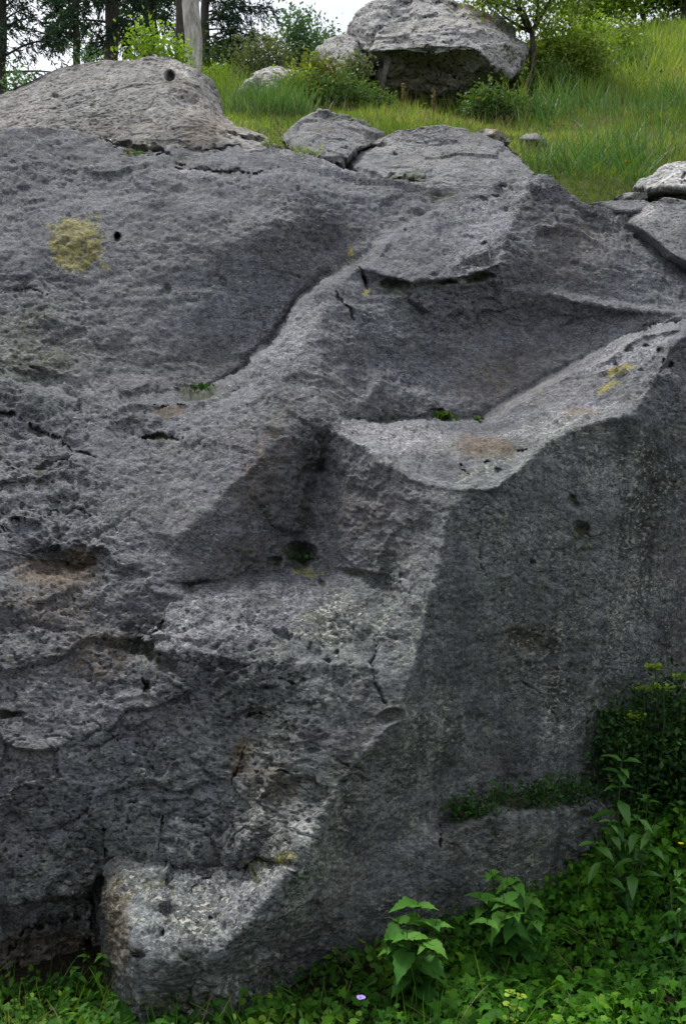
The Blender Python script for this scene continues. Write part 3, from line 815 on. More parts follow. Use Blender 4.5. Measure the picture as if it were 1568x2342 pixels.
# the long right face is smoother
smoothm = np.clip(((px - 960) + (py - 1350) * 0.3) / 120, 0, 1) * np.clip((py - 1120) / 80, 0, 1)
smoothm = np.maximum(smoothm, np.clip((px - 700) / 60, 0, 1) * np.clip((py - 1900) / 60, 0, 1))
lowf = (0.085 * gnoise(Q * 1.1 + 3) + 0.05 * gnoise(Q * np.array((1, 1, 1.7)) * 2.4 + 11)).reshape(px.shape)
disp = disp * (1 - 0.3 * smoothm)
Pm = Pm + n0 * disp[..., None]
ome = mesh_from('rock_outcrop', Pm.reshape(-1, 3), grid_quads(len(ri), len(ci)))
color_attr(ome, 'wear', wr.reshape(-1, 4))
alg = np.maximum(smoothm, np.clip((px - 1130 - (1000 - py) * 1.1) / 40, 0, 1) * np.clip((py - 940) / 40, 0, 1))
alg = np.maximum(alg, 0.7 * np.clip(1 - np.hypot((px - 60) / 190, (py - 800) / 170), 0, 1) * 1.6)
alg = np.clip(alg, 0, 1) * np.clip(0.8 + 0.7 * gnoise(Q * 3 + 400).reshape(px.shape), 0.2, 1)
float_attr(ome, 'algae', alg.ravel())
float_attr(ome, 'rough', RGH.ravel())
tag(obj('rock_outcrop', ome, M['rock']), 'huge dark grey outcrop of ledges and hollows filling most of the picture', 'rock')

# ------------------------------------------------------------------ separate boulders
def boulder(name, label, outline, ctrl, lines, thick, mat, dedge, step=3.0, amp=0.5, blur=3.0, marks=(), cat='rock', group=None, cuts=(), rgh=0.7, fac=0.0):
    """a closed boulder: traced front form with its own depth, rounded back of real thickness"""
    xs = [p[0] for p in outline]; ys = [p[1] for p in outline]
    X = np.arange(min(xs) - 12, max(xs) + 13, step); Y = np.arange(min(ys) - 12, max(ys) + 13, step)
    de = [p[2] if len(p) > 2 else dedge for p in outline]
    ring = [(p[0], p[1], d) for p, d in zip(outline, de)]
    F = cdt_field(ctrl, [ring + ring[:1]] + [list(l) for l in lines], X, Y)
    F = gblur(F, blur)
    cx, cy = np.mean(xs), np.mean(ys)
    # resample outline densely
    pts = np.array([(p[0], p[1]) for p in outline] + [outline[0][:2]], float)
    seg = np.hypot(*np.diff(pts, axis=0).T)
    s = np.concatenate([[0], np.cumsum(seg)])
    nth = int(max(60, s[-1] / step))
    sv = np.linspace(0, s[-1], nth, endpoint=False)
    ox = np.interp(sv, s, pts[:, 0]); oy = np.interp(sv, s, pts[:, 1])
    nr = int(max(12, max(max(xs) - min(xs), max(ys) - min(ys)) / 2 / step))
    rf = np.linspace(0.004, 1, nr)
    rb = np.linspace(1, 0.004, max(10, nr // 3))[1:]
    R = np.concatenate([rf, rb])
    back = np.concatenate([np.zeros(nr), np.ones(len(rb))])
    PX = cx + R[:, None] * (ox[None] - cx); PY = cy + R[:, None] * (oy[None] - cy)
    fi = np.clip((PX - X[0]) / step, 0, len(X) - 1.001); fj = np.clip((PY - Y[0]) / step, 0, len(Y) - 1.001)
    i0 = fi.astype(int); j0 = fj.astype(int); u = fi - i0; v = fj - j0
    def samp(G):
        return G[j0, i0] * (1 - u) * (1 - v) + G[j0, i0 + 1] * u * (1 - v) + G[j0 + 1, i0] * (1 - u) * v + G[j0 + 1, i0 + 1] * u * v
    D = samp(F)
    edge = D[nr - 1]
    D = np.where(back[:, None] > 0, edge[None] + thick * np.sqrt(np.clip(1 - R[:, None] ** 2, 0, 1)), D)
    P = lift(PX, PY, D)
    # back half keeps its metric size instead of fanning out with distance
    Pe = lift(PX, PY, np.broadcast_to(edge[None], D.shape))
    P = np.where(back[:, None, None] > 0, np.stack([Pe[..., 0], P[..., 1], Pe[..., 2]], -1), P)
    nrow = len(R)
    idx = np.arange(nrow * nth).reshape(nrow, nth)
    q = np.stack([idx[:-1], idx[1:], np.roll(idx[1:], -1, 1), np.roll(idx[:-1], -1, 1)], -1).reshape(-1, 4)
    Pp = np.concatenate([P, P[:, :1]], 1)
    du = np.gradient(np.concatenate([P[:, -1:], P, P[:, :1]], 1), axis=1)[:, 1:-1]
    dv = np.gradient(P, axis=0)
    n = np.cross(du, dv); n /= np.linalg.norm(n, axis=-1, keepdims=True) + 1e-12
    c = P.reshape(-1, 3).mean(0)
    if (n * (P - c)).sum() < 0:
        n = -n
        q = q
    else:
        q = q[:, ::-1]
    sc = np.median(edge) / 6.0
    Qb = P.reshape(-1, 3) / sc
    d = rock_disp(Qb, amp, big=0.5, fac=np.full(len(Qb), fac) if fac else None).reshape(D.shape) * sc
    carv = np.zeros(D.shape)
    wr_ = np.zeros(D.shape + (4,))
    wq_ = np.stack([PX.ravel() * .03, PY.ravel() * .03, np.zeros(PX.size)], 1)
    wx_ = (gnoise(wq_) * 9 + gnoise(wq_ * 3 + 5) * 6).reshape(PX.shape); wy_ = (gnoise(wq_ + 40) * 9 + gnoise(wq_ * 3 + 45) * 6).reshape(PX.shape)
    wv_ = np.clip(.8 + 1.6 * gnoise(wq_ * 2 + 80).reshape(PX.shape), .2, 1.6)
    PX0, PY0 = PX, PY
    PX, PY = PX + wx_ * .6, PY + wy_ * .6
    for (ln_, wd, dp) in cuts:
        for (x0, y0), (x1, y1) in zip(ln_[:-1], ln_[1:]):
            dx, dy = x1 - x0, y1 - y0
            tt_ = np.clip(((PX - x0) * dx + (PY - y0) * dy) / (dx * dx + dy * dy + 1e-9), 0, 1)
            dist = np.hypot(PX - x0 - tt_ * dx, PY - y0 - tt_ * dy)
            if dp >= 0.13:      # a clean round hole
                d0 = np.hypot(PX0 - (x0 + x1) / 2, PY0 - (y0 + y1) / 2)
                carv = np.maximum(carv, np.sqrt(np.clip(1 - (d0 / wd) ** 2, 0, 1)) * dp)
                continue
            carv = np.maximum(carv, np.clip(1 - dist / (wd * wv_), 0, 1) ** 0.8 * dp)
    for (x, y, rx, ry, ch, vv) in marks:
        qq = np.hypot((PX + wx_ - x) / rx, (PY + wy_ - y) / ry)
        wr_[..., ch] = np.maximum(wr_[..., ch], np.clip((1.35 - qq) / 0.7, 0, 1) * vv * (back[:, None] == 0))
    P = P + n * d[..., None]
    P[..., 1] += np.where(back[:, None] > 0, 0, carv)
    me = mesh_from(name, P.reshape(-1, 3), q)
    color_attr(me, 'wear', wr_.reshape(-1, 4))
    float_attr(me, 'rough', np.full(D.size, rgh))
    return tag(obj(name, me, mat), label, cat, group)

# long low boulder lying on the left shoulder
boulder('boulder', 'big warm grey boulder lying on the outcrop at upper left, round hole near its top', 
        [(-190, 285), (-120, 245), (-60, 225), (0, 208), (60, 186), (140, 152), (240, 140), (300, 141), (350, 124), (395, 131), (440, 156), (485, 184), (503, 215), (512, 262), (545, 290, 7.5), (600, 312, 7.35), (640, 334, 7.2), (600, 347, 7.05), (540, 352, 7.0), (470, 362, 6.95), (380, 354, 6.95), (300, 348, 6.98), (250, 332, 7.05), (180, 306, 7.15), (100, 308, 7.2), (0, 318, 7.25), (-190, 356, 7.4)],
        [(60, 250, 7.5), (200, 210, 7.55), (330, 190, 7.6), (430, 200, 7.55), (250, 270, 7.25), (400, 270, 7.2), (480, 270, 7.3), (330, 310, 7.08), (450, 320, 7.0), (540, 325, 7.12), (100, 285, 7.3), (0, 260, 7.6), (470, 220, 7.7), (360, 150, 7.9), (250, 165, 7.85)],
        [], 1.3, M['rock_warm'], 8.0, blur=5, amp=0.4, fac=0.5,
        cuts=[([(386, 174), (390, 178)], 12, 0.13), ([(230, 325), (380, 345), (440, 352), (540, 335)], 9, 0.08), ([(120, 215), (130, 220)], 5, 0.04), ([(520, 305), (560, 318), (600, 322)], 6, 0.06), ([(400, 225), (450, 240)], 18, 0.03)],
        marks=[(420, 150, 40, 20, 3, 1.0), (350, 128, 40, 12, 3, 0.8), (470, 300, 70, 40, 1, 0.5), (300, 300, 100, 40, 1, 0.3)])  # pale marks paint the sunlit top rim into the colour
# slab pair on the right shoulder
boulder('slab', 'smooth domed grey slab between outcrop top and meadow', 
        [(770, 366), (800, 348), (835, 335), (868, 315), (905, 300), (960, 292), (1010, 290), (1080, 302), (1130, 318), (1165, 330), (1200, 365, 7.6), (1222, 395, 7.4), (1200, 425, 7.1), (1100, 446, 6.95), (1000, 446, 6.9), (900, 428, 6.92), (820, 400, 7.05)],
        [(980, 330, 7.75), (1080, 350, 7.55), (900, 350, 7.55), (850, 380, 7.25), (950, 395, 7.12), (1050, 405, 7.08), (1150, 395, 7.2), (1000, 308, 7.8), (830, 350, 7.6)],
        [], 1.0, M['rock_slab'], 7.9, blur=4, amp=0.45, fac=0.7, cuts=[([(770, 366), (835, 335), (880, 328)], 6, 0.05), ([(780, 378), (850, 402), (960, 412)], 9, 0.07), ([(900, 345), (905, 350)], 8, 0.05)],
        marks=[(930, 405, 60, 10, 0, 0.9), (920, 320, 90, 30, 3, 0.3)])
boulder('slab', 'rough dark grey slab with mossy top, left of the smooth domed slab',
        [(650, 316), (690, 280), (730, 256), (775, 262), (830, 280), (880, 302), (890, 325), (850, 330, 7.75), (810, 345, 7.45), (780, 372, 7.2), (740, 368, 7.1), (690, 348, 7.2)],
        [(740, 285, 8.0), (800, 300, 7.9), (760, 330, 7.5), (720, 320, 7.5), (850, 312, 7.9), (780, 355, 7.25), (690, 320, 7.6)],
        [], 0.9, M['rock_slab'], 8.1, blur=3, amp=0.7, fac=1.0, marks=[(790, 272, 50, 10, 0, 0.7), (850, 318, 50, 14, 0, 0.4), (730, 300, 30, 20, 1, 0.4)])
# bright rocks at the right edge
boulder('rock', 'pale flat-topped rock with dark hollow beneath at the right edge of the meadow',
        [(1450, 428), (1462, 412), (1492, 400), (1508, 384), (1530, 374), (1568, 371), (1640, 372), (1720, 395), (1740, 440), (1700, 470), (1600, 470), (1540, 466), (1490, 446), (1462, 444)],
        [(1520, 405, 7.6), (1560, 400, 7.55), (1480, 425, 7.5), (1640, 410, 7.6)], [[(1488, 436, 7.4), (1520, 430, 7.3), (1568, 434, 7.25), (1660, 440, 7.25)], [(1490, 442, 7.8), (1520, 440, 7.95), (1568, 444, 7.95), (1660, 452, 7.9)]],
        0.8, M['rock_pale'], 7.9, step=2.0, blur=1.2, amp=0.4, fac=.7, rgh=1.0, cuts=[([(1566, 400), (1562, 412), (1558, 420)], 3, 0.05)], marks=[(1540, 400, 90, 40, 3, 0.35), (1550, 450, 60, 10, 0, 0.9)])
boulder('rock', 'wedge-shaped smooth grey rock below the pale flat-topped rock at right edge',
        [(1420, 508), (1450, 488), (1490, 462), (1520, 452), (1568, 460), (1660, 470), (1760, 500), (1780, 580, 6.5), (1700, 612, 6.4), (1600, 612, 6.32), (1540, 582, 6.36), (1500, 551, 6.44), (1460, 525, 6.52)],
        [(1500, 500, 6.6), (1560, 520, 6.55), (1560, 570, 6.42), (1500, 530, 6.52), (1640, 540, 6.6), (1530, 465, 6.8), (1450, 505, 6.6)], [], 0.7, M['rock_slab'], 6.8, step=2.0, blur=2, amp=0.2,
        marks=[(1470, 480, 40, 10, 3, 1.0), (1540, 456, 40, 10, 3, 0.9)])  # pale marks: light on the top edges, put into the colour
boulder('rock', 'thin flat stone with mossy underside beside the pale rock',
        [(1404, 452), (1425, 442), (1450, 439), (1478, 442), (1480, 452), (1450, 460), (1420, 460)], [(1440, 450, 7.3)], [], 0.3, M['rock_slab'], 7.45, step=2.0, blur=1.5, amp=0.12, marks=[(1430, 458, 30, 5, 2, 0.8)])
boulder('rock', 'broad grey rock shelf rising to the wedge rock at right',
        [(1330, 470), (1370, 462), (1420, 458), (1470, 458), (1500, 470), (1480, 510), (1440, 530), (1380, 510)], [(1420, 480, 6.72), (1460, 480, 6.75)], [], 0.5, M['rock'], 6.9, step=2.0, blur=2, amp=0.2, marks=[(1460, 480, 50, 20, 3, 0.9)])
# large overhanging boulder on the meadow
boulder('boulder', 'large pale boulder on the meadow with dark overhung underside',
        [(797, 72), (803, 50), (818, 32), (845, 10), (870, 2), (905, -2), (960, 0), (1010, 2), (1060, 8), (1100, 22), (1140, 46), (1180, 76), (1206, 92), (1214, 112), (1210, 140), (1195, 165), (1170, 190), (1130, 215), (1080, 262), (1030, 285), (980, 285), (920, 270), (870, 240), (850, 200), (856, 160), (835, 122), (815, 112), (803, 95)],
        [(850, 60, 13.0), (950, 50, 13.1), (1050, 60, 13.0), (1130, 90, 12.9), (1180, 115, 13.0), (930, 15, 13.9), (1040, 20, 13.9), (1150, 150, 12.9), (1190, 130, 13.1), (850, 95, 12.7)],
        [[(838, 118, 12.5), (880, 116, 12.4), (930, 112, 12.4), (985, 118, 12.35), (1010, 112, 12.4), (1060, 108, 12.4), (1090, 112, 12.45), (1115, 135, 12.5), (1135, 155, 12.6), (1165, 172, 12.75), (1185, 165, 12.9)],
         [(845, 128, 12.72), (890, 126, 12.66), (960, 126, 12.62), (1060, 122, 12.64), (1105, 150, 12.75), (1130, 168, 12.85), (1165, 182, 12.95)],
         [(870, 200, 13.1), (950, 215, 13.15), (1050, 215, 13.15), (1110, 205, 13.2)]],
        1.8, M['rock_pale'], 13.8, step=2.2, blur=1.5, amp=0.6, fac=1.0, rgh=1.0, cuts=[([(830, 85), (870, 60), (930, 40), (1000, 35)], 6, 0.08), ([(1000, 150), (1045, 175)], 10, 0.12), ([(835, 90), (850, 75)], 8, 0.1)],
        marks=[(960, 195, 140, 80, 1, 0.4), (940, 112, 60, 8, 0, 0.9), (1165, 130, 22, 22, 0, 0.85), (1080, 15, 60, 8, 1, 0.9), (930, 55, 80, 12, 0, 0.5), (1130, 40, 40, 10, 1, 0.9), (900, 120, 40, 14, 0, 0.6)])
boulder('boulder', 'grey boulder leaning against the left side of the overhung boulder',
        [(722, 112), (750, 92), (790, 80), (830, 78), (850, 110), (862, 150), (868, 175), (830, 195), (780, 215), (740, 215), (715, 190), (712, 150)],
        [(760, 120, 13.1), (810, 110, 13.2), (800, 160, 12.8), (840, 160, 12.9), (750, 180, 12.7)], [], 1.2, M['rock_pale'], 13.9, step=2.5, blur=2, amp=0.7, fac=1.0, rgh=1.0, marks=[(760, 100, 40, 10, 0, 0.5)])
boulder('boulder', 'low pale boulder half hidden behind tall grass and shrubs',
        [(540, 250), (548, 215), (560, 185), (590, 166), (625, 160), (660, 165), (700, 172), (740, 190), (790, 212), (800, 245), (740, 265), (660, 270), (590, 262)],
        [(600, 200, 11.4), (650, 190, 11.5), (620, 240, 11.1), (720, 225, 11.3), (760, 240, 11.2)], [], 1.3, M['rock_pale'], 12.1, step=2.5, blur=2, amp=0.8, fac=1.2, rgh=1.0, marks=[(720, 225, 60, 25, 0, 0.4), (610, 185, 60, 20, 3, 0.7)])
boulder('stone', 'small pale pink stone on the slab at the meadow edge',
        [(1088, 302), (1110, 294), (1135, 296), (1158, 312), (1168, 326), (1130, 322), (1100, 314)], [(1125, 308, 8.3)], [], 0.3, M['rock_pale'], 8.6, step=2, blur=1.5, amp=0.25, marks=[(1125, 308, 60, 30, 1, 0.5)])
boulder('stone', 'flat grey stone sunk in the meadow grass right of the domed slab',
        [(1185, 318), (1200, 306), (1225, 303), (1248, 318), (1250, 334), (1215, 338)], [(1218, 318, 9.0)], [], 0.3, M['rock_slab'], 9.3, step=2, blur=1.5, amp=0.25)
boulder('stone', 'weathered stone ledge low in the grass far up the meadow',
        [(1352, 186), (1375, 172), (1405, 166), (1420, 170), (1400, 182), (1420, 192), (1400, 200), (1365, 198)], [(1385, 184, 15.4)], [], 0.5, M['rock_pale'], 16, step=2, blur=1.5, amp=0.4, marks=[(1365, 190, 20, 8, 1, 0.8)])
# ------------------------------------------------------------------ plants: shared builders
def scatter(tv, tf, pos, ax, nm, scale, wid=None):
    """copies of a leaf template (y along the leaf, z its upper side)"""
    pos = np.asarray(pos, float); ax = np.asarray(ax, float); nm = np.asarray(nm, float)
    ax = ax / (np.linalg.norm(ax, axis=1, keepdims=True) + 1e-9)
    sx = np.cross(ax, nm); sx /= np.linalg.norm(sx, axis=1, keepdims=True) + 1e-9
    nz_ = np.cross(sx, ax)
    N_ = len(pos)
    scale = np.broadcast_to(np.asarray(scale, float), (N_,))
    wd = scale if wid is None else np.broadcast_to(np.asarray(wid, float), (N_,))
    tv = np.asarray(tv, float)
    co = (pos[:, None] + sx[:, None] * (tv[None, :, 0:1] * wd[:, None, None]) + ax[:, None] * (tv[None, :, 1:2] * scale[:, None, None])
          + nz_[:, None] * (tv[None, :, 2:3] * scale[:, None, None])).reshape(-1, 3)
    tf = np.asarray(tf)
    f = (tf[None] + (np.arange(N_) * len(tv))[:, None, None]).reshape(-1, tf.shape[1])
    return co, f

def leaf_mesh(name, sets, rnds):
    """sets: list of (co, tris); rnds: matching per-vertex arrays"""
    off, C, F = 0, [], []
    for co, f in sets:
        C.append(co); F.append(f + off); off += len(co)
    me = mesh_from(name, np.concatenate(C), tris=np.concatenate(F), smooth=False)
    float_attr(me, 'rnd', np.concatenate(rnds))
    return me

def mirror_leaf(half, mid, fold=0.18, curl=0.15):
    """half: right-hand outline from base to tip; a fan about points on the midrib"""
    tip = half[-1][1]
    pts, f = [], []
    mids = [(0.0, y) for y in mid]
    L = [(0, half[0][1])] + [(x, y) for x, y in half[1:-1]] + [(0, tip)]
    def z(x, y):
        return fold * abs(x) - curl * (y / tip) ** 2
    right = [(x, y) for x, y in half[1:-1]]
    V = [(0, half[0][1], 0)] + [(0, y, z(0, y)) for y in mid] + [(0, tip, z(0, tip))]
    nm_ = len(V)
    for sgn in (1, -1):
        b = len(V)
        for x, y in right:
            V.append((sgn * x, y, z(x, y)))
        seq = [0] + list(range(b, b + len(right))) + [nm_ - 1]
        ms = list(range(0, nm_))
        # strip between rim and midrib by height
        i = j = 0
        while i < len(seq) - 1 or j < len(ms) - 1:
            if j >= len(ms) - 1 or (i < len(seq) - 1 and V[seq[i + 1]][1] <= V[ms[j + 1]][1] + 1e-6 and i < len(seq) - 2):
                t_ = (seq[i], seq[i + 1], ms[j]); i += 1
            else:
                t_ = (seq[i], ms[j + 1], ms[j]); j += 1
                if j == len(ms) - 1 and i == len(seq) - 2:
                    i += 1
            if len(set(t_)) == 3:
                f.append(t_ if sgn == 1 else t_[::-1])
    return np.array(V, float), np.array(f)

IVY = (np.array([(0, .35, .02), (0, 0, 0), (.3, -.14, -.06), (.52, .02, -.1), (.36, .24, -.03), (.56, .52, -.12), (.24, .56, -.02), (0, 1.0, -.12),
                 (-.24, .56, -.02), (-.56, .52, -.12), (-.36, .24, -.03), (-.52, .02, -.1), (-.3, -.14, -.06)]),
       np.array([(0, i, i + 1) for i in range(1, 12)] + [(0, 12, 1)]))
LANCE = mirror_leaf([(0, 0), (.13, .2), (.19, .42), (.14, .7), (.06, .88), (0, 1)], [.3, .65], 0.35, 0.22)
BROAD = mirror_leaf([(0, 0), (.2, .05), (.27, .1), (.26, .16), (.34, .24), (.31, .3), (.34, .4), (.27, .46), (.28, .56), (.19, .62), (.19, .72), (.1, .8), (0, 1)], [.2, .45, .7], 0.3, 0.25)
ROUND = (np.array([(0, .45, .05)] + [(.5 * math.sin(a) * (1 + .12 * math.cos(5 * a)), .48 - .48 * math.cos(a) * (1 + .08 * math.cos(5 * a)), 0) for a in np.linspace(0.25, 2 * math.pi - .25, 10)]),
         np.array([(0, i, i + 1) for i in range(1, 10)]))
DIAMOND = (np.array([(0, 0, 0), (.3, .5, .05), (0, 1, -.06), (-.3, .5, .05)]), np.array([(0, 1, 2), (0, 2, 3)]))
BLADE = (np.array([(-.5, 0, 0), (.5, 0, 0), (.42, .45, .04), (-.42, .45, .04), (.26, .78, .13), (-.26, .78, .13), (0, 1, .26)]),
         np.array([(0, 1, 2), (0, 2, 3), (3, 2, 4), (3, 4, 5), (5, 4, 6)]))

def rand_dirs(n, up=0.0, r=rng):
    v = r.normal(size=(n, 3)); v[:, 2] += up
    return v / (np.linalg.norm(v, axis=1, keepdims=True) + 1e-9)

def tube(path, radii, sides=7):
    path = np.asarray(path, float); k = len(path)
    tan = np.gradient(path, axis=0); tan /= np.linalg.norm(tan, axis=1, keepdims=True) + 1e-9
    ref = np.array((0.31, 0.95, 0.07))
    a = np.cross(tan, ref); a /= np.linalg.norm(a, axis=1, keepdims=True) + 1e-9
    b = np.cross(tan, a)
    th = np.linspace(0, 2 * math.pi, sides, endpoint=False)
    co = path[:, None] + (a[:, None] * np.cos(th)[None, :, None] + b[:, None] * np.sin(th)[None, :, None]) * np.asarray(radii, float)[:, None, None]
    idx = np.arange(k * sides).reshape(k, sides)
    q = np.stack([idx[:-1], np.roll(idx[:-1], -1, 1), np.roll(idx[1:], -1, 1), idx[1:]], -1).reshape(-1, 4)
    return co.reshape(-1, 3), q

def tubes_mesh(name, lst, sides=6):
    off, C, Q_ = 0, [], []
    for p, r_ in lst:
        co, q = tube(p, r_, sides)
        C.append(co); Q_.append(q + off); off += len(co)
    return mesh_from(name, np.concatenate(C), quads=np.concatenate(Q_))

M['ivy'] = leaf_mat('ivy_leaf', (0.018, 0.068, 0.008), (0.055, 0.175, 0.013), (0.14, 0.29, 0.022), 0.3, 0.65, 0.12)
M['herb'] = leaf_mat('herb_leaf', (0.02, 0.07, 0.012), (0.05, 0.15, 0.016), (0.14, 0.24, 0.022), 0.32, 0.65, 0.12)
M['nettle'] = leaf_mat('nettle_leaf', (0.022, 0.085, 0.016), (0.05, 0.17, 0.022), (0.10, 0.25, 0.03), 0.32, 0.6, 0.15)
M['lance'] = leaf_mat('lance_leaf', (0.02, 0.08, 0.012), (0.04, 0.14, 0.018), (0.08, 0.21, 0.025), 0.28, 0.38, 0.4)
M['darkbush'] = leaf_mat('dark_bush_leaf', (0.013, 0.045, 0.014), (0.028, 0.085, 0.018), (0.07, 0.14, 0.024), 0.2, 0.5, 0.2)
M['tips'] = leaf_mat('yellow_green_tips', (0.12, 0.2, 0.02), (0.2, 0.32, 0.03), (0.28, 0.4, 0.04), 0.3, 0.5, 0.2)
M['grass'] = leaf_mat('meadow_grass', (0.07, 0.13, 0.018), (0.17, 0.26, 0.035), (0.33, 0.34, 0.11), 0.45, 0.55, 0.2)
M['drygrass'] = leaf_mat('dry_grass', (0.11, 0.085, 0.045), (0.2, 0.16, 0.085), (0.3, 0.25, 0.15), 0.25, 0.7, 0.1)
M['tallgrass'] = leaf_mat('tall_grass', (0.04, 0.11, 0.03), (0.09, 0.19, 0.045), (0.2, 0.27, 0.11), 0.35, 0.55, 0.2)
M['needle'] = leaf_mat('dark_conifer_needles', (0.010, 0.030, 0.022), (0.022, 0.055, 0.036), (0.045, 0.09, 0.05), 0.2, 0.6, 0.15)
M['needle2'] = leaf_mat('grey_green_needles', (0.02, 0.05, 0.032), (0.05, 0.095, 0.055), (0.09, 0.14, 0.08), 0.25, 0.6, 0.15)
M['spring'] = leaf_mat('fresh_spring_leaf', (0.09, 0.17, 0.015), (0.17, 0.29, 0.025), (0.27, 0.38, 0.05), 0.4, 0.5, 0.25)
M['bushg'] = leaf_mat('shrub_leaf', (0.035, 0.08, 0.02), (0.075, 0.14, 0.035), (0.14, 0.21, 0.06), 0.32, 0.55, 0.2)
M['greyg'] = leaf_mat('grey_green_shrub', (0.07, 0.1, 0.045), (0.13, 0.16, 0.075), (0.22, 0.23, 0.12), 0.3, 0.6, 0.2)
M['teal'] = leaf_mat('blue_green_shrub', (0.04, 0.09, 0.04), (0.085, 0.17, 0.075), (0.14, 0.25, 0.11), 0.3, 0.6, 0.2)
M['ochre'] = leaf_mat('reddish_green_shrub', (0.22, 0.1, 0.03), (0.14, 0.19, 0.025), (0.2, 0.25, 0.03), 0.3, 0.6, 0.2)
M['olive'] = leaf_mat('olive_green_leaf', (0.07, 0.12, 0.018), (0.14, 0.21, 0.03), (0.25, 0.31, 0.06), 0.45, 0.5, 0.25)
M['bark_pale'] = plain_mat('pale_bark', (0.16, 0.145, 0.125), (0.60, 0.57, 0.52), 16, bump=0.04, stretch=(1, 1, 0.35))
M['bark'] = plain_mat('dark_bark', (0.03, 0.026, 0.022), (0.085, 0.072, 0.06), 18, bump=0.03, stretch=(1, 1, 0.3))
M['stem'] = plain_mat('green_stem', (0.03, 0.06, 0.015), (0.07, 0.11, 0.03), 40)
M['twig'] = plain_mat('brown_twig', (0.05, 0.035, 0.022), (0.13, 0.1, 0.065), 40)
M['yellow'] = plain_mat('yellow_petal', (0.7, 0.5, 0.02), (0.8, 0.65, 0.05), 30)
M['white'] = plain_mat('white_petal', (0.65, 0.65, 0.6), (0.8, 0.8, 0.78), 30)
M['purple'] = plain_mat('purple_petal', (0.25, 0.16, 0.5), (0.5, 0.38, 0.75), 30)
M['deadleaf'] = plain_mat('dead_leaf', (0.2, 0.12, 0.05), (0.38, 0.26, 0.13), 30)

# where the outcrop meets the ground: nearest rock depth for each x
_fl = Pm.reshape(-1, 3)
_m = (_fl[:, 2] < tz(_fl[:, 0], _fl[:, 1]) + 0.12) & (_fl[:, 1] < 6.2)
_bx = np.linspace(-3.0, 3.2, 125)
_by = np.full(len(_bx), np.nan)
_bi = np.clip(((_fl[_m, 0] + 3.0) / 6.2 * 124).round().astype(int), 0, 124)
for i, y in zip(_bi, _fl[_m, 1]):
    if not _by[i] <= y:
        _by[i] = y
_ok = ~np.isnan(_by)
_by = np.interp(_bx, _bx[_ok], _by[_ok])
def rock_foot(x):
    return np.interp(x, _bx, _by)

# ------------------------------------------------------------------ ground cover at the foot of the rock
def cover(name, label, cat, n, xr, ymin, leaf, mat, size, hgt, keep=None, tilt=0.55, back=0.06, pw=0.6, seed=1, patch=2.2):
    r_ = np.random.default_rng(seed)
    x = r_.uniform(*xr, n * 3)
    f = rock_foot(x) + back
    y = ymin + (f - ymin) * r_.uniform(0, 1, n * 3)
    k = y < f
    if keep is not None:
        k &= keep(x, y, r_)
    x, y = x[k][:n], y[k][:n]
    n = len(x)
    q = np.stack([x, y, np.zeros(n)], 1)
    mound = np.clip(0.6 + 0.9 * gnoise(q * 3.1 + seed) + 0.5 * gnoise(q * 8 + seed), 0.15, 1.5)
    z = tz(x, y) + hgt * mound * r_.uniform(0.02, 1, n) ** pw
    nm = rand_dirs(n, 0, r_) * tilt + np.array((0, -0.25, 1.0))
    ax = rand_dirs(n, -0.2, r_); ax[:, 1] -= 0.35; ax[:, 2] -= 0.2
    s = r_.uniform(size[0], size[1], n) * np.clip(0.9 + 0.6 * gnoise(q * patch + 50), 0.6, 1.4)
    co, f_ = scatter(leaf[0], leaf[1], np.stack([x, y, z], 1), ax, nm, s)
    rv = np.clip(0.32 + 0.55 * gnoise(q * patch + 9) + r_.normal(0, 0.16, n) + 0.25 * (z - tz(x, y)) / hgt, 0, 1)
    me = leaf_mesh(name, [(co, f_)], [np.repeat(rv, len(leaf[0]))])
    return tag(obj(name, me, M[mat]), label, cat, kind='stuff')

cover('ivy_ground_cover', 'dense carpet of lobed green ivy leaves at lower right', 'ivy', 17000, (-0.25, 2.9), 2.2, IVY, 'ivy', (0.022, 0.056), 0.085,
      keep=lambda x, y, r_: r_.uniform(0, 1, len(x)) < np.clip((x + 0.15 + (3.2 - y) * 0.4) * 2.2, 0, 1), seed=11)
cover('herb_ground_cover', 'low bright green herbs and small round leaves along the foot of the rock', 'herbs', 7000, (-1.7, 1.0), 2.2, ROUND, 'herb', (0.016, 0.04), 0.08,
      keep=lambda x, y, r_: r_.uniform(0, 1, len(x)) < np.clip(1.1 - (x + 0.2) * 1.0, 0.05, 1) * np.where((x < -.72) & (y > 3.62), .15, 1), seed=12)
cover('leafy_ground_cover', 'feathery fresh green weeds at lower left below the brown recess', 'weeds', 4500, (-1.7, 0.3), 2.2, LANCE, 'herb', (0.025, 0.06), 0.10,
      keep=lambda x, y, r_: r_.uniform(0, 1, len(x)) < np.clip(0.75 - (x + 0.5) * 0.9, 0.1, 1) * np.where((x < -.72) & (y > 3.62), .15, 1), tilt=0.9, seed=13)
cover('small_leaf_ground_cover', 'small dark green leaves climbing the bank below the right rock face', 'ground cover', 6000, (0.7, 2.9), 2.6, BROAD, 'ivy', (0.022, 0.045), 0.13,
      keep=lambda x, y, r_: r_.uniform(0, 1, len(x)) < np.clip((y - 3.3) * 1.2, 0.1, 1), tilt=0.8, back=0.1, seed=14)
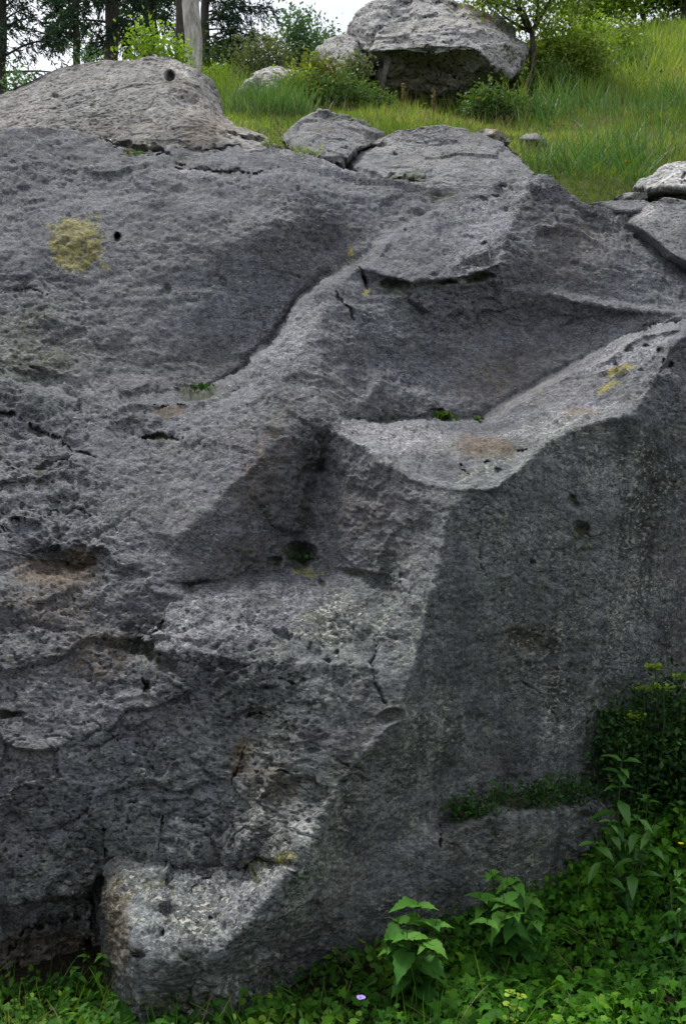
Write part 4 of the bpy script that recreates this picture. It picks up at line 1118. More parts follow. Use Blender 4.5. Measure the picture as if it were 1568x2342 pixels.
# loose grass blades in the ground cover
def blades(name, label, n, xr, ymin, hgt, wid, mat, seed, keep=None, cat='grass'):
    r_ = np.random.default_rng(seed)
    x = r_.uniform(*xr, n); y = ymin + (rock_foot(x) + 0.04 - ymin) * r_.uniform(0, 1, n)
    if keep is not None:
        k = keep(x, y, r_); x, y = x[k], y[k]
    n = len(x)
    ax = rand_dirs(n, 1.6, r_); nm = rand_dirs(n, 0.2, r_)
    co, f_ = scatter(BLADE[0], BLADE[1], np.stack([x, y, tz(x, y)], 1), ax, nm, r_.uniform(*hgt, n), r_.uniform(*wid, n))
    me = leaf_mesh(name, [(co, f_)], [np.repeat(r_.uniform(0.1, 1, n), len(BLADE[0]))])
    return tag(obj(name, me, M[mat]), label, cat, kind='stuff')
blades('grass_blades', 'loose grass blades between the weeds at the foot of the rock', 900, (-1.7, 0.4), 2.3, (0.08, 0.2), (0.003, 0.007), 'herb', 21, keep=lambda x, y, r_: (x > -.7) | (y < 3.65))
blades('ivy_grass_blades', 'thin grass blades poking through the ivy', 500, (0.2, 2.6), 2.4, (0.10, 0.26), (0.003, 0.006), 'herb', 22)
blades('dead_stems', 'thin dry brown stems lying among the weeds', 260, (-1.7, 2.4), 2.4, (0.08, 0.22), (0.002, 0.004), 'drygrass', 23, cat='stems')

# ------------------------------------------------------------------ single plants with their own leaves
_variants = {}
def leaf_variant(kind, tmpl, mat, k, petiole=0.12):
    key = (kind, k)
    if key not in _variants:
        r_ = np.random.default_rng(100 + k)
        v = tmpl[0].copy()
        v[:, 2] += r_.normal(0, 0.02, len(v)) - (0.05 + 0.08 * k) * v[:, 1] ** 2
        v[:, 0] *= r_.uniform(0.85, 1.15)
        # thickness: two skins 1.5 % apart
        co = np.concatenate([v, v - np.array((0, 0, 0.012))])
        f = np.concatenate([tmpl[1], tmpl[1][:, ::-1] + len(v)])
        me = mesh_from('leaf', co, tris=f, smooth=True)
        float_attr(me, 'rnd', np.full(len(co), (0.2, 0.45, 0.7, 0.95)[k % 4]))
        me.materials.append(M[mat])
        _variants[key] = me
    return _variants[key]

def frame(ax, nm):
    ax = Vector(ax).normalized()
    sx = ax.cross(Vector(nm)).normalized()
    return Matrix((sx, ax, sx.cross(ax))).transposed()

def shoot_plant(name, label, cat, base, shoots, tmpl, kind, mat, stem_mat='stem', group=None, seed=0, decussate=True, bright_top=True):
    """base: world Vector. shoots: list of (tip Vector, n_pairs, leaf size bottom, leaf size top, stem radius)"""
    r_ = random.Random(seed)
    root = empty(name, base, label, cat, group)
    lst = []
    leaves = []
    for tip, n, s0, s1, rad in shoots:
        tip = Vector(tip) - base
        b0 = Vector((r_.uniform(-.03, .03), r_.uniform(-.03, .03), -0.03))
        bend = Vector((r_.uniform(-.05, .05), r_.uniform(-.05, .05), 0)) * tip.length
        path = [b0.lerp(tip, t_) + bend * math.sin(math.pi * t_) for t_ in np.linspace(0, 1, 8)]
        lst.append(([tuple(p) for p in path], np.linspace(rad, rad * 0.4, 8)))
        ang = r_.uniform(0, 3)
        for i in range(n):
            t_ = 0.18 + 0.82 * (i + 1) / n
            fi = t_ * 7
            a_, b_ = path[min(6, int(fi))], path[min(7, int(fi) + 1)]
            p = a_.lerp(b_, fi - int(fi))
            size = s0 + (s1 - s0) * t_
            ang += math.pi / 2 + r_.uniform(-.3, .3)
            for side in (0, math.pi):
                aa = ang + side + r_.uniform(-.6, .6)
                up = 0.15 + 0.75 * max(0, t_ - 0.75) * 4 * 0.6 + r_.uniform(-.55, .25)
                ax = Vector((math.cos(aa), math.sin(aa), up))
                leaves.append((p, ax, size * r_.uniform(.5, 1.15), t_))
    st = obj('stem', tubes_mesh('stem', lst, 6), M[stem_mat], root)
    for p, ax, s, t_ in leaves:
        k = min(3, max(0, int((t_ * 1.2 + r_.uniform(-.5, .4)) * 3)))
        lf = bpy.data.objects.new('leaf', leaf_variant(kind, tmpl, mat, k))
        COL.objects.link(lf)
        lf.parent = root
        lf.matrix_local = Matrix.Translation(p) @ (frame(ax, (0, -0.2, 1)) @ Matrix.Diagonal((s, s, s))).to_4x4()
    return root

def base_at(px, py, d, dz=-0.02):
    v = at(px, py, d)
    return Vector((v.x, v.y, float(tz(v.x, v.y)[0]) + dz))

def T(px, py, d):
    return at(px, py, d)

shoot_plant('nettle', 'broad-leaved green nettle standing in front of the dark rock base, lower centre', 'plant', base_at(950, 2200, 3.5),
            [(T(958, 2035, 3.52), 6, .14, .11, .004), (T(900, 2075, 3.5), 5, .13, .09, .003), (T(1005, 2085, 3.46), 6, .13, .09, .003), (T(930, 2120, 3.38), 6, .13, .11, .003), (T(985, 2130, 3.36), 5, .12, .09, .003), (T(885, 2140, 3.42), 5, .11, .08, .003)],
            BROAD, 'broad', 'nettle', seed=3)
shoot_plant('nettle', 'bushier nettle with drooping leaves right of the broad-leaved one', 'plant', base_at(1140, 2190, 3.7),
            [(T(1120, 1975, 3.72), 8, .12, .08, .004), (T(1175, 1985, 3.7), 8, .12, .08, .004), (T(1090, 2030, 3.66), 7, .11, .08, .003), (T(1215, 2025, 3.68), 7, .12, .08, .003), (T(1150, 2040, 3.56), 7, .12, .09, .003), (T(1235, 2090, 3.6), 6, .09, .06, .003), (T(1110, 2085, 3.52), 6, .08, .06, .003), (T(1190, 2070, 3.5), 6, .085, .06, .003), (T(1160, 1995, 3.66), 7, .085, .05, .003)],
            BROAD, 'broad', 'nettle', seed=5)
shoot_plant('leafy_shoot', 'tall lance-leaved shoot at right, topmost leaves fresh green against dark bush', 'plant', base_at(1440, 1960, 4.2),
            [(T(1425, 1712, 4.2), 9, .13, .10, .005), (T(1480, 1800, 4.15), 7, .10, .07, .004)], LANCE, 'lance', 'lance', seed=8)
shoot_plant('leafy_shoot', 'lower lance-leaved shoots spreading beneath the tall one at right', 'plant', base_at(1440, 2010, 4.0),
            [(T(1395, 1850, 4.05), 7, .12, .09, .004), (T(1460, 1840, 4.0), 7, .11, .08, .004), (T(1500, 1870, 4.0), 6, .12, .09, .004), (T(1350, 1900, 4.02), 5, .11, .09, .004)], LANCE, 'lance', 'lance', seed=9)
shoot_plant('leafy_shoot', 'small lance-leaved sprig at the right edge above the ivy', 'plant', base_at(1540, 2080, 3.75),
            [(T(1545, 1975, 3.75), 5, .09, .07, .003), (T(1575, 2010, 3.7), 5, .09, .06, .003)], LANCE, 'lance', 'lance', seed=10)
shoot_plant('herb', 'small upright bright green herb in the brown corner at lower left', 'plant', base_at(225, 2250, 3.6),
            [(T(235, 2165, 3.58), 6, .045, .03, .002), (T(190, 2170, 3.62), 5, .04, .03, .002), (T(160, 2200, 3.55), 5, .05, .035, .002)], BROAD, 'broad', 'herb', seed=12)
shoot_plant('herb', 'yellow-green sprig rising from the ivy, bottom right of centre', 'plant', base_at(1170, 2290, 3.2),
            [(T(1165, 2245, 3.18), 5, .03, .025, .002), (T(1195, 2255, 3.18), 5, .03, .02, .002)], ROUND, 'roundtips', 'tips', seed=13)

# ------------------------------------------------------------------ bushes and trees
def bush(name, label, cat, base, w, h, clusters, per, size, mat, group=None, seed=0, leaf=DIAMOND, rc=0.12, trunk=0.0, trunk_h=0.0, stems=5, wood='twig', depth=None, lean=(0, 0), lowfill=0.15, sink=0.1, upright=0.0, crown_name='crown', flat=1.0):
    r_ = np.random.default_rng(seed)
    base = Vector(base)
    root = empty(name, base, label, cat, group)
    dpt = w * 0.8 if depth is None else depth
    # cluster centres through the crown volume, denser to the outside
    u = rand_dirs(clusters, 0, r_) * (r_.uniform(0.15, 1, clusters)[:, None] ** 0.45)
    cz = trunk_h + (h - trunk_h) * (lowfill + (1 - lowfill) * (u[:, 2] * 0.5 + 0.5))
    C_ = np.stack([u[:, 0] * w / 2 + lean[0] * cz / h, u[:, 1] * dpt / 2 + lean[1] * cz / h, cz], 1)
    C_[:, :2] *= (1 - 0.0 * cz / h)[:, None]
    lst = []
    if trunk > 0:
        top = np.array((lean[0] * trunk_h / h, lean[1] * trunk_h / h, trunk_h))
        n_ = 7
        tp = [np.array((0, 0, -sink)) * (1 - t_) + top * t_ + np.append(r_.normal(0, trunk * 0.35, 2), 0) * (0 < t_ < 1) for t_ in np.linspace(0, 1, n_)]
        lst.append((tp, np.linspace(trunk, trunk * 0.7, n_)))
        start = top; r0 = trunk * 0.5
    else:
        start = np.array((0, 0, -sink)); r0 = max(0.006, 0.012 * h)
    # a few main limbs, then twigs to every cluster
    limbs = []
    for i in range(stems):
        c = C_[r_.integers(0, clusters)]
        e = start + (c - start) * 0.65
        mid = (start + e) / 2 + r_.normal(0, 0.05, 3) * h
        pth = [start * (1 - t_) ** 2 + 2 * mid * t_ * (1 - t_) + e * t_ ** 2 for t_ in np.linspace(0, 1, 6)]
        limbs.append(pth)
        lst.append((pth, np.linspace(r0, r0 * 0.35, 6)))
    allp = np.array([p for l_ in limbs for p in l_[1:]])
    for c in C_:
        j = np.argmin(((allp - c) ** 2).sum(1) + r_.uniform(0, .1) * h)
        a_ = allp[j]; mid = (a_ + c) / 2 + r_.normal(0, 0.04, 3) * h
        pth = [a_ * (1 - t_) ** 2 + 2 * mid * t_ * (1 - t_) + c * t_ ** 2 for t_ in np.linspace(0, 1, 4)]
        lst.append((pth, np.linspace(r0 * 0.3, r0 * 0.1, 4)))
    wd = obj('trunk' if trunk > 0 else 'stems', tubes_mesh('stems', lst, 5), M[wood], root)
    n_ = clusters * per
    ci_ = np.repeat(np.arange(clusters), per)
    pos = C_[ci_] + r_.normal(0, 1, (n_, 3)) * rc * np.array((1, 1, flat))
    ax = rand_dirs(n_, upright, r_); nm = rand_dirs(n_, 0.8, r_)
    s = r_.uniform(0.6, 1.3, n_) * size
    co, f = scatter(leaf[0], leaf[1], pos, ax, nm, s, s * 0.9)
    crand = r_.normal(0, 0.16, clusters)
    rv = np.clip(0.45 + crand[ci_] + r_.normal(0, 0.18, n_) + 0.25 * (pos[:, 2] / h - 0.5), 0, 1)
    cr = obj(crown_name, leaf_mesh('crown', [(co, f)], [np.repeat(rv, len(leaf[0]))]), M[mat], root)
    return root

def gbase(px, d, dz=-0.03):
    x = (px - CX) / FPX * d
    return Vector((x, d, float(tz(x, d)[0]) + dz))
def ztop(py, d):
    return CAMZ - (py - CY) / FPX * d
def W(pxw, d):
    return pxw / FPX * d

# dark bushes against the right-hand face
b0 = gbase(1500, 4.75)
bush('dark_shrub', 'dark shrub crowned with yellow-green tips at the right edge', 'shrub', b0, 0.50, ztop(1545, 4.75) - b0.z, 60, 70, 0.03, 'darkbush', seed=31, rc=0.06, lowfill=0.0, depth=0.4)
b1 = gbase(1590, 4.6)
bush('dark_shrub', 'dark leafy shrub at the right border beneath the yellow-green tips', 'shrub', b1, 0.45, ztop(1600, 4.6) - b1.z, 50, 70, 0.035, 'darkbush', seed=32, rc=0.07, lowfill=0.0, depth=0.4)
b2 = gbase(1400, 4.6)
bush('dark_shrub', 'very dark low shrub hugging the rock left of the yellow-green tips', 'shrub', b2, 0.36, ztop(1580, 4.6) - b2.z, 44, 60, 0.028, 'darkbush', seed=33, rc=0.05, lowfill=0.0, depth=0.3)
# flower-like tips
def spurge(px, py, d, seed, label):
    r_ = np.random.default_rng(seed)
    p = at(px, py, d)
    root = empty('spurge_head', p, label, 'plant', None)
    n_ = 60
    ang = r_.uniform(0, 6.28, n_); rr = r_.uniform(0, 0.045, n_)
    pos = np.stack([rr * np.cos(ang), rr * np.sin(ang), r_.normal(0, 0.006, n_)], 1)
    ax = np.stack([np.cos(ang), np.sin(ang), r_.uniform(0.0, .7, n_)], 1)
    co, f = scatter(ROUND[0], ROUND[1], pos, ax, np.tile((0, 0, 1.), (n_, 1)) + r_.normal(0, .3, (n_, 3)), r_.uniform(.012, .022, n_))
    obj('flower_head', leaf_mesh('flower_head', [(co, f)], [np.repeat(r_.uniform(0, 1, n_), len(ROUND[0]))]), M['tips'], root)
    obj('stem', tubes_mesh('stem', [([(0, 0, 0), (0.01, 0.01, -0.15), (-0.01, 0.03, -0.4)], [.003, .003, .004])]), M['stem'], root)
for i, (a, b_, c_, l_) in enumerate([(1497, 1527, 4.6, 'topmost yellow-green flower head above the dark shrub at right'), (1555, 1548, 4.55, 'yellow-green flower head at the right border'),
                                     (1470, 1575, 4.55, 'yellow-green flower head, left of the lower pair over the dark shrub'), (1515, 1572, 4.5, 'yellow-green flower head, right of the lower pair over the dark shrub'), (1450, 1640, 4.5, 'lowest small yellow-green flower head over the dark shrub')]):
    spurge(a, b_, c_, 40 + i, l_)
# ferny plants on the low shelf
def on_rock(px, py):
    """point on the built outcrop nearest to this direction"""
    q = ((px_flat - px) ** 2 + (py_flat - py) ** 2)
    return Vector(_fl[np.argmin(q)])
px_flat = CX + _fl[:, 0] / np.maximum(_fl[:, 1], .1) * FPX
py_flat = CY - (_fl[:, 2] - CAMZ) / np.maximum(_fl[:, 1], .1) * FPX
_hid = above.ravel()
px_flat = np.where(_hid, 1e6, px_flat)
for i, (a, b_, w_, h_, l_) in enumerate([(1215, 1838, .34, .13, 'dark fern-like plant on the low shelf below the right face'), (1080, 1862, .2, .08, 'small green weed at the left end of the low shelf'), (1300, 1832, .26, .12, 'dark weed at the right end of the low shelf')]):
    p = on_rock(a, b_)
    bush('shelf_weed', l_, 'plant', (p.x, p.y - 0.03, p.z - 0.02), w_, h_, 20, 24, 0.026, 'darkbush', seed=50 + i, rc=0.025, leaf=LANCE, lowfill=0.0, depth=0.1, sink=0.03, upright=0.5)

# small tufts growing in the cracks
def tuft(name, label, px, py, n, h, wid, mat, seed, leaf=BLADE, spread=0.03, cat='plant', up=1.2):
    r_ = np.random.default_rng(seed)
    p = on_rock(px, py) if isinstance(py, (int, float)) else py
    root = empty(name, p, label, cat)
    pos = np.stack([r_.normal(0, spread, n), r_.normal(0, spread * .5, n) - 0.01, np.zeros(n) - 0.005], 1)
    ax = rand_dirs(n, up, r_); nm = rand_dirs(n, 0.3, r_)
    hh = r_.uniform(0.5, 1.1, n) * h
    co, f = scatter(leaf[0], leaf[1], pos, ax, nm, hh, r_.uniform(.7, 1.2, n) * wid if leaf is BLADE else hh)
    obj('leaves', leaf_mesh('leaves', [(co, f)], [np.repeat(r_.uniform(0, 1, n), len(leaf[0]))]), M[mat], root)
    return root
tuft('crack_plant', 'bright green plantlet in the seam behind the flat ledge', 1012, 958, 34, .05, .02, 'bushg', 61, ROUND, .022)
tuft('crack_plant', 'tiny green sprig on the back seam of the flat ledge', 1096, 962, 16, .03, .015, 'bushg', 62, ROUND, .018)
tuft('crack_plant', 'dim green tuft in the seam below the big smooth hollow', 462, 888, 50, .05, .02, 'darkbush', 63, LANCE, .06)
tuft('grass_tuft', 'green grass tuft in the crack right of the upper left boulder', 622, 326, 60, .10, .006, 'grass', 64, spread=.04)
tuft('grass_tuft', 'grass tuft between the outcrop rim and the rough dark slab', 694, 330, 70, .10, .006, 'grass', 65, spread=.06)
tuft('grass_tuft', 'mossy green tuft under the upper left boulder near a dead leaf', 305, 352, 50, .05, .006, 'herb', 66, spread=.05)
tuft('moss_cushion', 'dark green moss cushion in the pocket at the foot of the gully', 680, 1275, 160, .02, .01, 'darkbush', 67, ROUND, .05, cat='moss')
tuft('dry_sprig', 'thin dry yellowish sprig on the bright patch rim crack', 832, 640, 26, .06, .004, 'drygrass', 68, spread=.015)
dl = on_rock(285, 362)
co, f = scatter(BROAD[0], BROAD[1], [(-.03, 0, .01), (.02, -.01, .012)], [(1, .1, .1), (.8, -.3, .2)], [(0, -.4, 1), (0.2, -.5, 1)], [.07, .06])
me = mesh_from('dead_leaf', co, tris=f)
dlo = obj('dead_leaf', me, M['deadleaf']); dlo.location = (dl.x, dl.y - 0.02, dl.z + 0.01)
tag(dlo, 'pale brown dead leaf lying under the upper left boulder', 'leaf')

# ------------------------------------------------------------------ meadow grass on the hill
def meadow(name, label, n, yr, dens_keep, hgt, wid, mat, seed, xmin=-3.4, xk=0.42, dark=0.0):
    r_ = np.random.default_rng(seed)
    y = yr[0] + (yr[1] - yr[0]) * r_.uniform(0, 1, n)
    x = r_.uniform(-0.20, xk, n) * y
    k = dens_keep(x, y, r_)
    x, y = x[k], y[k]; n = len(x)
    q = np.stack([x, y, np.zeros(n)], 1)
    hv = np.clip(0.8 + 0.9 * gnoise(q * 0.9 + seed), 0.25, 1.5)
    ax = rand_dirs(n, 2.4, r_); nm = rand_dirs(n, 0.2, r_)
    co, f = scatter(BLADE[0], BLADE[1], np.stack([x, y, tz(x, y) - 0.01], 1), ax, nm, r_.uniform(*hgt, n) * hv, r_.uniform(*wid, n) * (0.6 + y / 14))
    rv = np.clip(0.5 + 0.6 * gnoise(q * 0.7 + 3) + 0.4 * gnoise(q * 2.6 + 8) + r_.normal(0, 0.15, n), 0, 1)
    me = leaf_mesh(name, [(co, f)], [np.repeat(rv, len(BLADE[0]))])
    return tag(obj(name, me, M[mat]), label, 'grass', kind='stuff')
def keep_near(x, y, r_):
    px_ = CX + x / y * FPX
    return (y > 7.35 + np.clip((1300 - px_) / 500, 0, 1.2))
meadow('meadow_grass', 'short green meadow grass just behind the outcrop rim', 42000, (7.3, 13), keep_near, (.05, .16), (.004, .008), 'grass', 71)
meadow('meadow_grass_far', 'longer yellowish green grass on the upper slope at right', 42000, (12.5, 28), lambda x, y, r_: np.ones(len(x), bool), (.18, .5), (.006, .010), 'grass', 72)
meadow('dry_meadow_grass', 'straw-coloured dry stems scattered through the meadow', 6000, (7.6, 26), keep_near, (.12, .4), (.003, .006), 'drygrass', 73)
def patch(sc_, off, th, px0=-999):
    return lambda x, y, r_: keep_near(x, y, r_) & (CX + x / y * FPX > px0) & (gnoise(np.stack([x, y, np.zeros(len(x))], 1) * sc_ + off) + r_.normal(0, .12, len(x)) > th)
meadow('tall_meadow_grass', 'taller fresh green grass standing in patches on the slope at right', 30000, (8.0, 22), patch(.55, 21, .12, 1180), (.22, .5), (.005, .009), 'tallgrass', 74, xk=.44)
meadow('brown_meadow_patches', 'brownish worn patches of dry grass in the meadow', 16000, (7.5, 20), patch(.8, 61, .24), (.06, .2), (.004, .007), 'drygrass', 75)
meadow('meadow_weeds', 'broad-leaved dark green weeds scattered in the meadow', 9000, (7.6, 18), patch(1.3, 91, .2), (.06, .14), (.012, .022), 'bushg', 76)
# tall soft clump before the low pale boulder
def clump(name, label, px, d, n, h, spread, mat, seed, wid=.008, leaf=BLADE, cat='grass clump', sy=0.5):
    r_ = np.random.default_rng(seed)
    b = gbase(px, d)
    root = empty(name, b, label, cat)
    x = r_.normal(0, spread, n); y = r_.normal(0, spread * sy, n)
    z = tz(b.x + x, b.y + y) - b.z - 0.02
    ax = rand_dirs(n, 3.0, r_); nm = rand_dirs(n, .2, r_)
    hh = r_.uniform(.5, 1.1, n) * h
    co, f = scatter(leaf[0], leaf[1], np.stack([x, y, z], 1), ax, nm, hh, r_.uniform(.6, 1.2, n) * wid)
    tag(obj('blades', leaf_mesh('blades', [(co, f)], [np.repeat(np.clip(r_.normal(.5, .25, n), 0, 1), len(leaf[0]))]), M[mat], root), kind='stuff')
clump('grass_clump', 'tall soft grass clump in front of the low pale boulder', 600, 10.6, 900, .46, .22, 'tallgrass', 76)
clump('grass_clump', 'tall pale grass clump right of the soft one, before the shrubs', 650, 10.2, 500, .38, .16, 'tallgrass', 77)
clump('grass_clump', 'dark green spiky tuft high on the meadow slope', 1445, 16.0, 260, .55, .16, 'bushg', 78, wid=.02)
clump('grass_clump', 'bright grass clump at the foot of the overhung boulder, left of the stalks', 860, 11.8, 500, .25, .3, 'grass', 79)
clump('grass_clump', 'dry reddish grass patch low in the meadow above the grey rim', 1250, 9.0, 200, .12, .15, 'drygrass', 80)
# ------------------------------------------------------------------ shrubs and trees behind
def shrub(label, px, d, py_top, wpx, clusters, per, size, mat, seed, name='shrub', **kw):
    b = gbase(px, d)
    return bush(name, label, 'shrub', b, W(wpx, d), max(0.15, ztop(py_top, d) - b.z), clusters, per, size, mat, seed=seed, **kw)

shrub('green leafy shrub in the shade at the right foot of the overhung boulder', 1115, 11.8, 200, 110, 34, 60, .05, 'bushg', 101, rc=.07, lowfill=0.0)
shrub('low green weeds at the left foot of the overhung boulder', 800, 11.9, 195, 150, 40, 55, .045, 'bushg', 102, rc=.07, lowfill=0.0)
shrub('small weeds right of the shaded shrub at the foot of the boulder', 1190, 11.9, 228, 120, 30, 50, .045, 'bushg', 103, rc=.07, lowfill=0.0)
shrub('olive green shrub with reddish shoots before the leaning grey boulder', 720, 11.6, 130, 110, 40, 60, .05, 'ochre', 104, rc=.08, lowfill=.1)
shrub('rounded grey green shrub growing on the leaning boulder', 815, 12.4, 118, 60, 22, 60, .05, 'greyg', 105, rc=.07, lowfill=.2)
shrub('wispy grey green shrub behind the low pale boulder', 600, 14.0, 95, 130, 46, 60, .055, 'greyg', 106, rc=.12, lowfill=.1, upright=.5)
shrub('young feathery blue green tree rising between the boulders', 685, 14.5, 12, 80, 44, 70, .06, 'teal', 107, name='young_tree', rc=.12, lowfill=.1, upright=.6)
shrub('blue green bush on top of the leaning grey boulder', 745, 15.0, 70, 70, 24, 60, .06, 'teal', 108, rc=.1, lowfill=.3)
shrub('dense olive bush beside the small tree, right of the overhung boulder', 1290, 14.2, 80, 170, 130, 90, .06, 'olive', 109, rc=.14, lowfill=0.0)
shrub('dark green bush in the shade right of the overhung boulder', 1250, 13.4, 160, 100, 50, 70, .05, 'bushg', 110, rc=.1, lowfill=0.0)
shrub('pale leaved bush at the right of the olive bush', 1350, 15.5, 110, 80, 36, 60, .06, 'greyg', 111, rc=.12, lowfill=.0)
for i, (a, d, top, wd_, l_) in enumerate([(1370, 26, -60, 230, 'light green tree on the crest, leftmost at the upper right'), (1470, 27, -90, 240, 'light green tree on the crest, middle one at the upper right'), (1565, 26.5, -80, 230, 'light green tree on the crest at the upper right corner'),
                                          (1660, 28, -110, 200, 'light green tree on the crest just beyond the right border')]):
    shrub(l_, a, d, top, wd_, 120, 40, .12, 'spring', 120 + i, name='crest_tree', rc=.26, lowfill=0.0, trunk=.09, trunk_h=.6, wood='bark')
shrub('loose light green brush on the slope behind the olive bush', 1330, 17.5, 70, 150, 60, 50, .07, 'spring', 112, rc=.16, lowfill=.0)
shrub('low olive brush spreading up the meadow right of the boulder', 1400, 19.0, 60, 130, 46, 46, .07, 'olive', 113, rc=.16, lowfill=.0)
shrub('leafy shrub crowding the left foot of the leaning grey boulder', 760, 11.3, 172, 120, 40, 60, .05, 'bushg', 114, rc=.08, lowfill=.0)
shrub('yellow green shrub between the low pale boulder and the leaning one', 685, 11.2, 165, 90, 34, 55, .05, 'olive', 115, rc=.08, lowfill=.0)
shrub('weedy green bush at the left edge of the dark underside', 855, 11.5, 200, 80, 28, 55, .045, 'bushg', 116, rc=.07, lowfill=.0)
# small tree with a dark forked trunk
b = gbase(1216, 13.7)
bush('small_tree', 'small tree with dark forked trunk behind the right end of the overhung boulder', 'tree', b, 1.9, ztop(-140, 13.7) - b.z, 80, 75, .065, 'olive', seed=130, rc=.15, trunk=.055, trunk_h=ztop(75, 13.7) - b.z, wood='bark', lowfill=0.02, stems=7, depth=1.6)
# bent grey stick leaning by the trunk
s0, s1 = at(1192, 225, 12.9), at(1222, 120, 13.2)
tag(obj('dead_branch', tubes_mesh('dead_branch', [([tuple(s0), tuple(s0.lerp(s1, .5) + Vector((.03, 0, 0))), tuple(s1)], [.018, .014, .01])]), M['twig']), 'thin grey dead branch leaning beside the small tree trunk', 'branch')
# bright shrub and dark wood behind the left boulder
shrub('fresh yellow green shrub peeping over the upper left boulder', 345, 12.5, 66, 105, 30, 34, .06, 'spring', 140, rc=.12, lowfill=.45)
shrub('fresh yellow green sprig left of the pale trunk', 405, 12.3, 90, 36, 14, 36, .055, 'spring', 141, rc=.09, lowfill=.4)
shrub('small bright bush right of the pale trunk foot', 490, 16.0, 158, 60, 20, 50, .06, 'spring', 142, rc=.09, lowfill=0.0)
shrub('dark green bush behind the pale trunk', 500, 19.0, 84, 120, 40, 50, .08, 'bushg', 143, rc=.16, lowfill=.0)
shrub('leafy green bush above the left end of the boulder', 50, 14.0, 160, 80, 16, 40, .055, 'teal', 144, rc=.1, lowfill=.3)
shrub('dark bush low behind the top of the upper left boulder', 215, 15.0, 124, 80, 16, 40, .06, 'teal', 145, rc=.12, lowfill=.4)

def trunk_tree(name, label, px, d, rad, top, mat, lean=0.0, stubs=0, seed=0):
    r_ = np.random.default_rng(seed)
    b = gbase(px, d, -0.2)
    root = empty(name, b, label, 'tree')
    H = top
    n_ = 14
    path = [(lean * t_ + (r_.normal(0, rad * .12) if 0 < t_ < 1 else 0), r_.normal(0, rad * .1), H * t_) for t_ in np.linspace(0, 1, n_)]
    obj('trunk', tubes_mesh('trunk', [(path, np.linspace(rad * 1.08, rad * .8, n_))], 14), M[mat], root)
    for i in range(stubs):
        a_ = r_.uniform(-2.6, -0.5); zz = H * (0.45 + 0.5 * i / max(1, stubs))
        o_ = np.array((math.cos(a_), math.sin(a_), 0))
        c_ = np.array((lean * zz / H, 0, zz))
        obj('branch_stub', tubes_mesh('branch_stub', [([c_ + o_ * rad * .7, c_ + o_ * rad * 1.25 + (0, 0, .02), c_ + o_ * rad * (1.5 + r_.uniform(0, .8)) + (0, 0, .06)], [rad * .22, rad * .15, rad * .06])], 7), M[mat], root)
    return root, b

def conifer(name, label, px, d, rad, height, z0, branches, mat, seed, bark='bark', spread=(1.0, 2.2), nee=46, az=None, droop=.25, needle=.11, wid=.022, hang=.8):
    r_ = np.random.default_rng(seed)
    root, b = trunk_tree(name, label, px, d, rad, height, bark, seed=seed)
    lst, P_, A_ = [], [], []
    for i in range(branches):
        zz = z0 + (height - z0) * (i + r_.uniform(0, .8)) / branches
        a_ = r_.uniform(*(az or (0, 2 * math.pi)))
        L = r_.uniform(*spread) * (1 - .45 * (zz - z0) / (height - z0))
        dirh = np.array((math.cos(a_), math.sin(a_), 0))
        side = np.array((-dirh[1], dirh[0], 0))
        s0_ = np.array((0, 0, zz))
        pts = [s0_ + dirh * L * t_ + np.array((0, 0, 1)) * (0.12 * L * math.sin(t_ * 2.2) - droop * L * t_ ** 2) + side * 0.05 * L * math.sin(5 * t_ + i) for t_ in np.linspace(0, 1, 8)]
        lst.append((pts, np.linspace(rad * .22, .006, 8)))
        nt_ = int(L * 9)
        for j in range(nt_):
            t_ = 0.15 + 0.85 * j / nt_
            k = t_ * 7; p = pts[int(min(6, k))] * (1 - (k - int(min(6, k)))) + pts[int(min(6, k)) + 1] * (k - int(min(6, k)))
            sgn = 1 if j % 2 else -1
            tl = r_.uniform(.25, .6) * (1.1 - .5 * t_)
            td = side * sgn * r_.uniform(.3, 1) + dirh * r_.uniform(.2, .8) + np.array((0, 0, -hang * r_.uniform(.2, 1.2)))
            td /= np.linalg.norm(td)
            e = p + td * tl + np.array((0, 0, -.12 * tl))
            lst.append(([p, (p + e) / 2 + r_.normal(0, .02, 3), e], [.008, .005, .003]))
            for u_ in r_.uniform(0.05, 1.05, nee):
                P_.append(p + (e - p) * u_ + r_.normal(0, .018, 3))
                A_.append(td + r_.normal(0, .75, 3))
    obj('branches', tubes_mesh('branches', lst, 4), M[bark], root)
    P_ = np.array(P_); A_ = np.array(A_); n_ = len(P_)
    co, f = scatter(DIAMOND[0], DIAMOND[1], P_, A_, rand_dirs(n_, .6, r_), r_.uniform(.6, 1.2, n_) * needle, wid * 1.6)
    rv = np.clip(.45 + .5 * gnoise(P_ * 1.3 + seed) + r_.normal(0, .15, n_), 0, 1)
    obj('crown', leaf_mesh('crown', [(co, f)], [np.repeat(rv, 4)]), M[mat], root)
    return root

